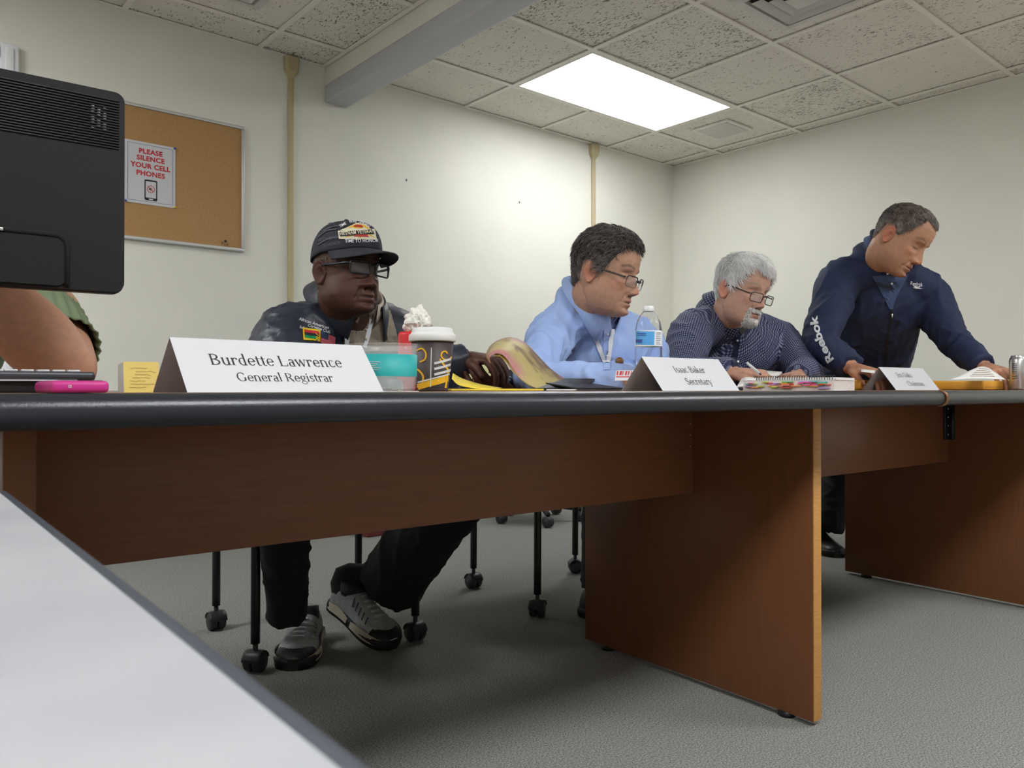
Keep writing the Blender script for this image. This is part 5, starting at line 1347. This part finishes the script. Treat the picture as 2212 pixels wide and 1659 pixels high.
name_card(1432, 1.65, 52, .262, .0735, [('Isaac Baker', .0270, .50, .54, .80, M_ink), ('Secretary', .0270, .52, .18, .80, M_ink)], 'white name card reading Isaac Baker Secretary in front of the checked shirt man')
name_card(1936, 2.59, 55, .28, .077, [('Jim Oaks', .0290, .42, .56, .85, M_ink), ('Chairman', .0290, .54, .18, .85, M_ink)], 'white name card reading Jim Oaks Chairman below the standing man')

# ------------------------------------------------------------------ monitor seen from behind
DM = 1.26; pr_ = Pd(269, 420, DM); mo = empty('monitor', pr_-U_*.26+np.array([0, 0, ZT-pr_[2]]), 'black flat monitor seen from behind at the left edge', 'monitor')
zt_, zb_ = HC+637*DM/FPX, HC+208*DM/FPX; uR = float(pr_ @ U_); vR = float(pr_ @ V_); uL = uR-.53
def MBX(m, lo, hi, b, seg=3): return m.bbox(lo, hi, b, ROT, seg=seg)
plate('housing', rrect(uL, zb_, uR, zt_, .015, 6), .028, M_black_rib, mo, V_*vR, (U_, EZ, V_), smooth=False)
plate('bezel', rrect(uL-.002, zb_-.002, uR+.002, zt_+.002, .016, 6), .016, M_black, mo, V_*(vR+.016), (U_, EZ, V_))
plate('screen', rrect(uL+.018, zb_+.02, uR-.018, zt_-.018, .002, 3), .0008, mat('dark_screen', (.01, .012, .016), .15), mo, V_*(vR+.0322), (U_, EZ, V_))
for k in range(19):
    z = zt_-.0140-.0042*k
    MBX(MB(), (uL+.008, vR-.0024, z-.0013), (uR-.008, vR+.001, z+.0013), .0006, 1).build('vent_rib', M_black, mo)
for k in range(9):
    for j in range(3):
        if (k*3+j) % 4 != 1: MBX(MB(), (uR-.048+.0085*j, vR-.0009, zt_-.0292-.0042*k), (uR-.0435+.0085*j, vR+.001, zt_-.0280-.0042*k), .0002, 1).build('vent_glint', M_steel, mo)  # steel chips stand in for light glinting through the vents
ub = Tu(143, 560, vR); hb0 = .079
plate('connector_bay', rrect(uL+.10, zb_+.003, ub, zb_+hb0, .014, 6), .006, M_black_rib, mo, V_*(vR-.004), (U_, EZ, V_))
MB().tube([U_*x+V_*(vR-.003)+EZ*z for x, z in [(uL+.12, zb_+hb0+.001)]+[(ub-.016+.017*math.sin(q_), zb_+hb0-.016+.017*math.cos(q_)) for q_ in np.linspace(0, 1.5708, 7)]+[(ub+.001, zb_+.004)]], [.0042]*9, 10).build('bay_edge_shade', M_dark, mo)  # dark tube stands in for shade along the recess edge
for a in (.110, .052, .165):
    MBX(MB(), (ub-.075-a, vR-.0085, zb_+hb0-.002), (ub-.03-a, vR-.0065, zb_+hb0+.003), .001).build('connector', M_steel, mo)
MBX(MB(), (ub-.095, vR-.0052, zb_+.016), (ub-.087, vR-.0035, zb_+.027), .0008).build('lock_slot', M_dark, mo)
MBX(MB(), (uL+.21, vR-.018, ZT+.012), (uL+.32, vR-.002, zb_+.06), .006).build('stand_neck', M_black, mo)
MBX(MB(), (uL+.15, vR-.03, ZT+.0005), (uL+.38, vR+.16, ZT+.014), .006).build('stand_base', M_black, mo)

# laptop, dock and phone
lp = empty('laptop', T(Tu(100, 830, 1.10), 1.2, ZT), 'dark grey laptop lying open below the monitor', 'laptop')
ulr = Tu(207, 812, 1.10)
MBX(MB(), (ulr-.34, 1.10, .7605), (ulr, 1.29, .771), .004).build('keyboard_deck', M_lapgrey, lp)
MBX(MB(), (ulr-.33, 1.105, ZT+.0005), (ulr-.055, 1.285, .7597), .003).build('dock', M_black, lp)
MBX(MB(), (ulr-.335, 1.099, .7592), (ulr-.02, 1.28, .7608), .0005).build('trim_line', M_key, lp)
for k in range(8): MBX(MB(), (ulr-.030-.0165*k, 1.104, .7707), (ulr-.0165-.0165*k, 1.118, .7732), .0008).build('key', M_key, lp)
ph = empty('phone', T(Tu(170, 842, .945), 1.0, ZT), 'phone in a magenta rubber case lying beside the laptop', 'phone')
up0, up1 = Tu(112, 835, .945), Tu(237, 835, .945)
MBX(MB(), (up0, .945, ZT+.0006), (up1, 1.085, .7585), .0048, 4).build('case', M_pink, ph)
MBX(MB(), (up0+.006, .951, .7583), (up1-.006, 1.079, .7591), .0003).build('screen', M_black, ph)
q = Tu(151, 830, .945)
ringp = MB()
for lo, hi in (((-.0014, -.0014), (.0014, -.0007)), ((-.0014, .0007), (.0014, .0014)), ((-.0014, -.0007), (-.0007, .0007)), ((.0007, -.0007), (.0014, .0007))):
    ringp.box((q+lo[0], .9444, .7525+lo[1]), (q+hi[0], .9455, .7525+hi[1]), ROT)
ringp.build('square_mark', M_white, ph, False)
# yellow folded note
yn = empty('folded_note', T(Tu(300, 842, 1.20), 1.20, ZT), 'small folded yellow note with faint writing standing behind the long name card', 'note')
VN = 1.20; a, b = Tu(268, 842, VN), Tu(345, 842, VN); hN = .043
mesh('front_leaf', [T(a, VN, ZT), T(b, VN, ZT), T(b, VN+.006, ZT+hN), T(a, VN+.006, ZT+hN)], [(0, 1, 2, 3)], M_yellow, yn, False)
mesh('back_leaf', [T(a, VN+.0005, ZT), T(a-.002, VN+.03, ZT), T(a-.002, VN+.03, ZT+hN*.9), T(a, VN+.0065, ZT+hN)], [(0, 1, 2, 3)], M_white2, yn, False)
rr_ = np.random.default_rng(2)
for k in range(7):
    z = ZT+.034-.0045*k; l = rr_.uniform(.018, .032); s = a+.006+rr_.uniform(0, .010)
    pts = [T(s+l*j/12, VN+.006*(z-ZT)/hN-.0008, z+rr_.normal()*.0005) for j in range(13)]
    MB().tube(pts, [.00022]*13, 4).build('handwriting', M_kraft, yn)

# ------------------------------------------------------------------ drinks and wrappers
cc = Pd(829, 838, 1.30); cc[2] = ZT
tub = empty('plastic_tub', cc, 'clear round plastic tub with a teal paper band', 'tub')
rt0, hT = .0535, .078
MB().lathe([(rt0*.92, .001), (rt0*.97, .004), (rt0, .02), (rt0*1.02, hT-.004), (rt0*1.035, hT-.003), (rt0*1.035, hT), (rt0*1.0, hT), (rt0*.985, hT-.006), (rt0*.965, .02), (rt0*.9, .004)], cc, 48, capt=False).build('tub_wall', M_clear, tub)
MB().lathe([(rt0*1.012, .025), (rt0*1.026, .060), (rt0*1.022, .060), (rt0*1.006, .025)], cc, 48, capb=False, capt=False).build('paper_band', M_teal, tub)
ct = Surf(*(lambda m: (np.array(m.v), m.f))(MB().lathe([(rt0*1.014, .025), (rt0*1.028, .060)], cc, 48, capb=False, capt=False)))
for k in range(5): strip_px(ct, 'band_print', [(790, 781+4.2*k), (805, 781.5+4.2*k), (822-(k % 3)*5, 782+4.2*k)], 1.2, 1.2, M_lid, tub, .0006, 4)
bc = cc+RT*.018+np.array([0, 0, .003])-FW*.0
MB().bbox((-.013, -.006, 0), (.013, .006, .017), .001, np.stack([RT, FW*np.array([1, 1, 0]), EZ], 1), bc).build('binder_clip', M_white, tub)
for s in (-1, 1): MB().tube(cat_rom([bc+RT*s*.004+EZ*.016-FW*.006, bc+RT*s*.006-FW*.008+EZ*.028, bc+RT*s*.002-FW*.008+EZ*.034, bc-RT*s*.002-FW*.008+EZ*.028], 4), [.0006]*13, 6).build('clip_wire', M_steel, tub)
pu = [T(Tu(796, 842, 1.06), 1.08, ZT+.0006), T(Tu(905, 843, 1.06), 1.06, ZT+.0006), T(Tu(905, 843, 1.06)+.05, 1.2, ZT+.0006), T(Tu(796, 842, 1.06)+.05, 1.22, ZT+.0006)]
ps = tag(mesh('paper_sheet', pu+[p+EZ*.0008 for p in pu], BOXF, M_white2, None, False), 'white printed sheet lying under the clear tub', 'paper')
cu = Pd(934, 842, 1.47); cu[2] = ZT
cup = empty('coffee_cup', cu, 'brown paper coffee cup with white lid and yellow swirls', 'cup')
MB().lathe([(.029, .0), (.0295, .003), (.0405, .101)], cu, 48).build('sleeve', M_cup, cup)
MB().lathe([(.0425, .092), (.0438, .094), (.0438, .103), (.0428, .105), (.0405, .106), (.0385, .110), (.0365, .1165), (.0350, .1175), (.0335, .1175), (.0330, .1145)], cu, 48).build('lid', M_lid, cup)
MB().bbox((-.010, -.006, .114), (.010, .006, .1172), .001, np.stack([RT, FW*np.array([1, 1, 0]), EZ], 1), cu-FW*np.array([1, 1, 0])*.022).build('sip_tab', M_lid, cup)
cs = Surf(*(lambda m: (np.array(m.v), m.f))(MB().lathe([(.029, 0), (.0408, .101)], cu, 64)))
sw = [(949+r*math.cos(a)*1.0, 772-r*math.sin(a)) for a, r in ((t, 2.5+1.55*t) for t in np.linspace(0, 7.6, 22))]
def cyel(p, w, mm=M_cupyel, off=.0006): return strip_px(cs, 'printed_swirl', p, w, w, mm, cup, off, 6)
swc = [(968-18+r*math.cos(a), 765-r*math.sin(a)) for a, r in ((t, 3+1.9*t) for t in np.linspace(.3, 6.4, 18))]
cyel([(p[0]+12, p[1]) for p in swc], 3.2); cyel([(950, 775), (957, 786), (968, 800), (966, 812), (962, 838)], 4)
cyel([(900, 757), (912, 753), (920, 763), (918, 776), (907, 782)], 3.4); cyel([(898, 797), (905, 800), (914, 812), (912, 828), (902, 836)], 4)
for k in range(3): strip_px(cs, 'printed_bar', [(938, 785+12*k), (958, 780+12*k), (974, 775+12*k)], 5, 5, M_lid, cup, .0008, 6)
strip_px(cs, 'printed_band', [(903, 836), (925, 829), (945, 824), (970, 816)], 13, 13, M_cupyel, cup, .0007, 6)
strip_px(cs, 'printed_band', [(903, 826), (925, 820), (945, 815), (970, 808)], 3, 3, M_lid, cup, .0009, 6)
strip_px(cs, 'side_print', [(932, 751), (931, 790), (930, 836)], 2, 2, M_lid, cup, .0008, 6)
wc = Pd(893, 720, 1.60); base = wc.copy(); base[2] = ZT
can = empty('red_can', base, 'red can with a crumpled clear wrapper stuffed in the top, behind the coffee cup', 'can')
MB().lathe([(.024, 0), (.031, .008), (.031, wc[2]-ZT-.004), (.029, wc[2]-ZT+.002), (.027, wc[2]-ZT)], base, 32).build('can_wall', M_redcup, can)
bm = bmesh.new(); bmesh.ops.create_icosphere(bm, subdivisions=4, radius=1)
bv = np.array([tuple(p.co) for p in bm.verts]); bf = [tuple(q.index for q in p.verts) for p in bm.faces]; bm.free()
d_ = 1+.22*sinnoise(bv, .45, 3)+.14*np.abs(sinnoise(bv, 1.1, 4))+.08*np.abs(sinnoise(bv, 2.2, 6))
bv = bv*d_[:, None]*np.array([.024, .024, .027]); ctr = Pd(899, 690, 1.60)
mesh('crumpled_wrapper', bv+ctr, bf, M_bag, can, False)
wb = Pd(1401, 772, 1.92); wb[2] = ZT
bo = empty('water_bottle', wb, 'clear plastic water bottle with a blue label and ribbed waist', 'bottle')
prof = [(.020, 0), (.029, .004), (.0315, .012), (.0315, .02), (.030, .024), (.0315, .028), (.0315, .036), (.0300, .04), (.0315, .044), (.0315, .052), (.030, .056), (.0318, .060), (.0322, .080), (.0322, .146), (.0315, .152), (.0285, .166), (.0215, .182), (.0140, .191), (.0118, .194), (.0118, .198)]
inner = [(r-.0012, z) for r, z in prof[::-1] if z > .003]
MB().lathe(prof+inner, wb, 40, capt=False).build('bottle_wall', M_water, bo)
MB().lathe([(.0128, .192), (.0134, .193), (.0134, .204), (.0124, .205)], wb, 28).build('cap', M_white_pl, bo)
MB().lathe([(.0326, .107), (.0326, .145)], wb, 48, capb=False, capt=False).build('label_back', M_label2, bo)
ls = Surf(*(lambda m: (np.array(m.v), m.f))(MB().lathe([(.0330, .100), (.0330, .150)], wb, 64, capb=False, capt=False)))
decal(ls, 'label_print', *quad_px((1373.5, 715), (1414, 716), (1413, 745), (1373.5, 744), 10, 3), M_label, bo, .0004)
text_px(ls, 'label_text', 'H2O', 7, (1376, 724), (1, 0), M_white, bo, .02, .0008) if False else None
decal(ls, 'label_strip', *quad_px((1374, 733), (1388, 733), (1387, 741), (1374, 740), 3, 2), M_blueline, bo, .0009)
for k in range(7): strip_px(ls, 'small_print', [(1417, 719+4*k), (1422, 719+4*k), (1427-(k % 3), 719+4*k)], .9, .9, M_ink2, bo, .0008, 3)
for k in range(2): strip_px(ls, 'small_print', [(1377, 720+4*k), (1386, 720+4*k), (1396, 720.5+4*k)], 1.6, 1.6, M_blueline, bo, .0010, 3)
cn = Pd(2203, 822, 2.80); cn[2] = ZT
sc = empty('soda_can', cn, 'silver soda can at the right edge behind the envelope', 'can')
MB().lathe([(.026, 0), (.033, .008), (.033, .105), (.0305, .114), (.0265, .119), (.0275, .121), (.0262, .1225), (.0250, .119)], cn, 40).build('can_wall', M_canal, sc)
ss = Surf(*(lambda m: (np.array(m.v), m.f))(MB().lathe([(.0332, .008), (.0332, .105)], cn, 64, capb=False, capt=False)))
for k in range(9): strip_px(ss, 'nutrition_print', [(2186, 786+4*k), (2191, 786+4*k), (2197, 786+4*k)], 1.3, 1.3, M_ink, sc, .0006, 3)
MB().tube(circ3 := [cn+np.array([.006*math.cos(a)+.004, .010*math.sin(a), .1225]) for a in np.linspace(0, 6.28, 13)], [.001]*13, 6).build('ring_pull', M_canal, sc)

# ------------------------------------------------------------------ papers, pads and books
def sheet_grid(name, P, mt, parent=None, th=.0006, smooth=True):
    o = MB().grid(P).build(name, mt, parent, smooth); md = o.modifiers.new('t', 'SOLIDIFY'); md.thickness = th; md.offset = 0; return o
def M_mag_():
    m = mat('magazine_picture', (.46, .38, .16), .55, col2=(.20, .13, .08), nscale=14, nlo=.48, nhi=.66, detail=4, dist=.6)
    nt = m.node_tree; N = nt.nodes; L = nt.links; b = N['Principled BSDF']
    tc = N.new('ShaderNodeTexCoord'); n = N.new('ShaderNodeTexNoise'); n.inputs['Scale'].default_value = 6; L.new(tc.outputs['Object'], n.inputs['Vector'])
    r = N.new('ShaderNodeValToRGB'); r.color_ramp.elements[0].position = .50; r.color_ramp.elements[1].position = .58; L.new(n.outputs[0], r.inputs[0])
    mx = N.new('ShaderNodeMix'); mx.data_type = 'RGBA'; L.new(r.outputs[0], mx.inputs[0])
    src = b.inputs['Base Color'].links[0].from_socket; L.new(src, mx.inputs[6]); mx.inputs[7].default_value = (.45, .20, .20, 1); L.new(mx.outputs[2], b.inputs['Base Color']); return m
M_mag = M_mag_()
mg = empty('magazine', T(Tu(1150, 838, 1.45), 1.5, ZT), 'open magazine with its pages curled over in the hands of the capped man', 'magazine')
topc = cat_rom(np.array([(1056, 783), (1050, 765), (1062, 744), (1085, 732), (1108, 729), (1135, 741), (1160, 766), (1188, 795), (1215, 815), (1226, 820)], float), 5)
botc = cat_rom(np.array([(1060, 786), (1058, 772), (1070, 764), (1084, 766), (1096, 777), (1106, 795), (1120, 815), (1138, 829), (1152, 836), (1164, 839)], float), 5)
rows = []
for t in np.linspace(0, 1, 9):
    rows.append([Pd(*(topc[i]*(1-t)+botc[i]*t), 2.02*(1-t)+1.84*t-.04*math.sin(math.pi*t)) for i in range(len(topc))])
sheet_grid('picture_page', rows, M_mag, mg)
rows2 = []
for t in np.linspace(0, 1, 5):
    rows2.append([Pd(*(np.array([(1058, 752), (1078, 738), (1108, 733), (1140, 750), (1192, 803), (1222, 823)][i])*(1-t)+np.array([(1070, 768), (1080, 768), (1094, 780), (1108, 802), (1142, 833), (1168, 840)][i])*t), 2.045*(1-t)+1.88*t) for i in range(6)])
sheet_grid('page_block', rows2, M_white2, mg, .004)
cvr = [Pd(1160, 838, 1.80), Pd(1262, 836, 1.86), Pd(1285, 818, 1.95), Pd(1222, 817, 1.96)]
mesh('back_cover', cvr+[p-EZ*.006 for p in cvr], [(3, 2, 1, 0), (4, 5, 6, 7), (0, 1, 5, 4), (1, 2, 6, 5), (2, 3, 7, 6), (3, 0, 4, 7)], M_black, mg, False)
lg = empty('legal_pad', T(Tu(1060, 840, 1.4), 1.45, ZT), 'yellow legal pad with its page lifted under the reading hands', 'notepad')
a, b = Tu(975, 842, 1.36), Tu(1160, 842, 1.36)
TB(MB(), (a, 1.36, ZT+.0005), (b+.02, 1.58, ZT+.005), .001).build('pad_block', M_legal, lg)
rows = []
for t in np.linspace(0, 1, 6):
    rows.append([Pd(*q, 1.78+.14*t) for q in (cat_rom(np.array([(976, 818), (992, 832), (1030, 839), (1075, 841)], float), 4)*(1-t)+cat_rom(np.array([(978, 806), (1000, 818), (1040, 830), (1085, 838)], float), 4)*t)])
sheet_grid('lifted_page', rows, M_legal, lg)
rows = []
for t in np.linspace(0, 1, 6):
    rows.append([Pd(*q, 2.24+.06*t) for q in (cat_rom(np.array([(974, 815), (1000, 821), (1030, 823), (1052, 819)], float), 4)*(1-t)+cat_rom(np.array([(976, 787), (1010, 781), (1060, 779), (1098, 779)], float), 4)*t)])
sheet_grid('pale_page', rows, M_pale, mg)
pf = empty('portfolio', T(Tu(1300, 836, 1.3), 1.4, ZT), 'black portfolio with white pages lying left of the Isaac Baker card', 'portfolio')
a, b = Tu(1262, 836, 1.26), Tu(1345, 836, 1.26)
TB(MB(), (a, 1.30, ZT+.0005), (b+.06, 1.52, ZT+.004), .001).build('page_block', M_white2, pf)
q4 = [T(a+.01, 1.29, ZT+.004), T(b+.04, 1.29, ZT+.004), T(b+.07, 1.48, ZT+.020), T(a+.05, 1.48, ZT+.020)]
mesh('black_cover', q4+[p+EZ*.003 for p in q4], BOXF, M_black, pf, False)
tk = [Pd(1331, 800, 1.80), Pd(1372, 800, 1.86), Pd(1365, 822, 1.82), Pd(1328, 822, 1.76)]
tkt = empty('ticket_card', tk[3], 'white card with red bar print in front of the blue shirt sleeve', 'card')
tn = nrm(np.cross(tk[1]-tk[0], tk[3]-tk[0]))*.0006
mesh('card', tk+[p+tn for p in tk], [(0, 1, 2, 3), (7, 6, 5, 4), (0, 4, 5, 1), (1, 5, 6, 2), (2, 6, 7, 3), (3, 7, 4, 0)], M_white, tkt, False)
tnn = tn if tn @ FW < 0 else -tn
for k, w in enumerate((3, 5, 2, 4, 3, 2)):
    x0 = .05+.15*k; x1 = x0+w/45; f2 = lambda s, t: (tk[0]*(1-s)+tk[1]*s)*(1-t)+(tk[3]*(1-s)+tk[2]*s)*t+tnn*1.2
    mesh('red_bar', [f2(x0, .08), f2(x1, .08), f2(x1, .5), f2(x0, .5)], [(0, 1, 2, 3)], M_red, tkt, False)
mesh('red_rule', [f2(.04, .62), f2(.9, .62), f2(.9, .70), f2(.04, .70)], [(0, 1, 2, 3)], M_red, tkt, False)

# thick tabbed book with spiral notebook on top
def Tp(x, v): p = Pv(x, 838, v); p[2] = ZT; return p
cA, cB, cC = Tp(1605, 1.30), Tp(1802, 1.06), Tp(1846, 1.12)
cD = cA+(cC-cB); cC2 = cC
bk = empty('tabbed_book', (cA+cC2)/2, 'thick bound book bristling with coloured index tabs', 'book')
def prism(name, pts, z0, z1, mt, parent): 
    P = [np.array([p[0], p[1], z0]) for p in pts]+[np.array([p[0], p[1], z1]) for p in pts]; n = len(pts)
    return mesh(name, P, [tuple(range(n-1, -1, -1)), tuple(range(n, 2*n))]+[(i, (i+1) % n, (i+1) % n+n, i+n) for i in range(n)], mt, parent, False)
M_pages = mat('page_edges', (.74, .70, .67), .85, col2=(.60, .55, .52), nscale=30, stretch=(1, 1, 40))
hb = .0265
prism('page_block', [cA, cB, cC2, cD], ZT+.0008, ZT+hb, M_pages, bk)
ins = lambda p, k: p+(np.mean([cA, cB, cC2, cD], 0)-p)*k
prism('cover', [ins(p, -.01) for p in (cA, cB, cC2, cD)], ZT+.0002, ZT+.0010, M_white, bk); prism('cover', [ins(p, -.01) for p in (cA, cB, cC2, cD)], ZT+hb, ZT+hb+.001, M_white, bk)
tabc = [mat('tab_%s' % n, c, .5) for n, c in (('red', (.62, .04, .03)), ('orange', (.80, .28, .06)), ('pink', (.78, .06, .36)), ('lime', (.45, .55, .05)), ('teal', (.10, .40, .42)), ('violet', (.38, .22, .55)), ('peach', (.82, .42, .28)), ('green', (.10, .38, .12)))]
fe = nrm(cB-cA); out = np.array([fe[1], -fe[0], 0]); out = out if out @ FW < 0 else -out; Lb = np.linalg.norm(cB-cA)
rr_ = np.random.default_rng(4)
for k in range(46):
    s = rr_.uniform(.02, .90)*Lb; z = ZT+.005+.017*rr_.uniform(); w = rr_.uniform(.012, .03); p = cA+fe*s
    p = np.array([p[0], p[1], z]); q = [p, p+fe*w, p+fe*w+out*rr_.uniform(.003, .012), p+out*.008]
    mesh('index_tab', q+[x+EZ*.0022 for x in q], BOXF, tabc[k % 8], bk, False)
sn = empty('spiral_notebook', (cA+cC2)/2+EZ*hb, 'spiral bound notebook lying on the tabbed book', 'notebook')
z0 = ZT+hb+.0012; n4 = [cA+fe*.03-out*.012, cB-out*.012, cC2, cD]
prism('page_block', n4, z0, z0+.006, M_white2, sn)
pts = []
for k in range(33*10): 
    s = k/(33*10); p = n4[0]+(n4[1]-n4[0])*s+out*.001; a = 2*math.pi*33*s
    pts.append(np.array([p[0], p[1], z0+.004])+out*.0058*math.cos(a)+EZ*.0058*math.sin(a)+EZ*.001)
MB().tube(pts, [.0008]*len(pts), 5).build('wire_coil', M_black, sn)
ls_ = empty('loose_papers', Pd(1600, 838, 2.25), 'loose curling sheets under the writing hand', 'paper')
for k in range(3):
    rows = []
    for t in np.linspace(0, 1, 8):
        d = 2.15+.42*t; a = np.array((1590+3*k, 838-1.5*k))*(1-t)+np.array((1612+4*k, 801-1.5*k))*t; b = np.array((1640+5*k, 840-1.5*k))*(1-t)+np.array((1690, 806-1.5*k))*t
        rows.append([Pd(*(a*(1-s)+b*s)+np.array([0, -4*math.sin(math.pi*s)*math.sin(math.pi*t)]), d+.10*s) for s in np.linspace(0, 1, 7)])
    sheet_grid('sheet', rows, M_white2, ls_, .0008)
pen = [Pd(1613, 783, 2.36), Pd(1640, 806, 2.36)]
pe = empty('pen', pen[1], 'pen held in the right hand of the white-haired man', 'pen')
MB().tube([pen[0], pen[0]*.6+pen[1]*.4, pen[1]], [.0035, .0045, .004], 12).build('barrel', M_white, pe)
MB().tube([pen[1], pen[1]+(pen[1]-pen[0])*.18], [.004, .0008], 12).build('tip', M_black, pe)
# envelopes
e1_ = empty('padded_envelope', T(2.2, 1.2, ZT), 'orange padded envelope between the tabbed book and the chairman card', 'envelope')
ua, ub_ = Tu(1851, 835, 1.42), Tu(2050, 835, 1.42)
TB(MB(), (ua, 1.42, ZT+.0006), (ub_, 1.66, ZT+.036), .006).build('pouch', M_envelope, e1_)
TB(MB(), (ua-.0015, 1.435, ZT+.002), (ua+.001, 1.65, ZT+.033), .0008).build('edge_tape', M_ink, e1_)
e2_ = empty('padded_envelope', T(2.7, 1.2, ZT), 'wide orange envelope lying at the right below the soda can', 'envelope')
ua2, ub2 = Tu(1985, 845, 1.40), Tu(2212, 845, 1.18)+.40
TB(MB(), (ua2, 1.18, ZT+.0006), (ub2, 1.40, ZT+.033), .006).build('pouch', M_envelope, e2_)
TB(MB(), (ua2+.01, 1.1795, ZT+.0105), (ub2-.01, 1.1808, ZT+.0125), .0004).build('flap_line', M_kraft, e2_)
hp_ = empty('paper_sheet', Pd(2120, 822, 2.55), 'printed sheet lifted by the standing man\'s left hand', 'paper')
rows = []
for t in np.linspace(0, 1, 7):
    a = np.array((2048, 821))*(1-t)+np.array((2112, 793))*t; b = np.array((2172, 820))*(1-t)+np.array((2138, 796))*t
    rows.append([Pd(*(a*(1-s)+b*s+np.array([0, -3*math.sin(math.pi*s)])), 2.50+.24*t+.06*s) for s in np.linspace(0, 1, 7)])
sheet_grid('sheet', rows, M_white2, hp_, .0008); rows = np.array(rows)
for k in range(5):
    t = .18+.15*k; i = t*6; lo = int(i); r0 = rows[lo]*(1-(i-lo))+rows[lo+1]*(i-lo)
    MB().tube([r0[j]-FW*.0015+EZ*.001 for j in range(2, 6)], [.0007]*4, 5).build('printed_line', M_kraft, hp_)
hq_ = empty('paper_sheet', Pd(1880, 800, 2.75), 'folded white sheet under the standing man\'s right hand', 'paper')
rows = [[Pd(1860+30*s, 797+6*t+3*s, 2.74-.15*t) for s in np.linspace(0, 1, 5)] for t in np.linspace(0, 1, 4)]
sheet_grid('sheet', rows, M_white2, hq_, .0008)

# ------------------------------------------------------------------ things on the floor by the back wall
fs = Pz(1165, 1124, 0)
st = empty('rolling_stool', fs, 'low black rolling stool by the back wall under the table view', 'stool')
for k in range(5):
    a = 2*math.pi*k/5+.4; e = fs+np.array([.24*math.cos(a), .24*math.sin(a), .07])
    MB().tube([fs+np.array([0, 0, .10]), e], [.018, .014], 12).build('base_leg', M_black, st)
    MB().cyl(e+np.array([-.02, 0, -.04]), e+np.array([.02, 0, -.04]), .028, n=18).build('caster', M_grey_plastic, st)
MB().cyl(fs+EZ*.08, fs+EZ*.38, .02).build('gas_lift', M_black, st)
MB().lathe([(.02, .36), (.17, .37), (.185, .39), (.18, .42), (.15, .43)], fs, 32).build('seat', M_chair, st)
bgp = Pz(1258, 1116, 0)+np.array([.10, -.04, 0])
bag = empty('canvas_bag', bgp, 'pale canvas bag on the carpet near the back wall', 'bag')
m = MB().sphere(bgp+EZ*.07, (.14, .09, .085), 20, 14); vv = np.array(m.v); vv = vv+nrm(np.array([0, 0, 1]))*0; vv = vv*(1); vv += .008*sinnoise(vv, 8, 3)[:, None]; vv[:, 2] = np.maximum(vv[:, 2], .001)
mesh('bag_body', vv, m.f, mat('pale_canvas', (.48, .40, .33), .9), bag)
MB().tube(cat_rom([bgp+np.array([-.08, 0, .13]), bgp+np.array([-.04, 0, .20]), bgp+np.array([.04, 0, .20]), bgp+np.array([.08, 0, .13])], 5), [.008]*16, 8).build('strap', M_kraft, bag)
mb_ = Pz(835, 1156, 0)
bx = empty('maroon_box', mb_, 'flat maroon box on the carpet behind the seated man\'s legs', 'box')
MB().bbox((mb_[0]-.11, mb_[1], .0005), (mb_[0]+.11, mb_[1]+.2, .05), .004).build('base', mat('maroon_board', (.16, .03, .03), .6), bx)
MB().bbox((mb_[0]-.113, mb_[1]-.003, .045), (mb_[0]+.113, mb_[1]+.203, .075), .004).build('lid', MATS['maroon_board'], bx)
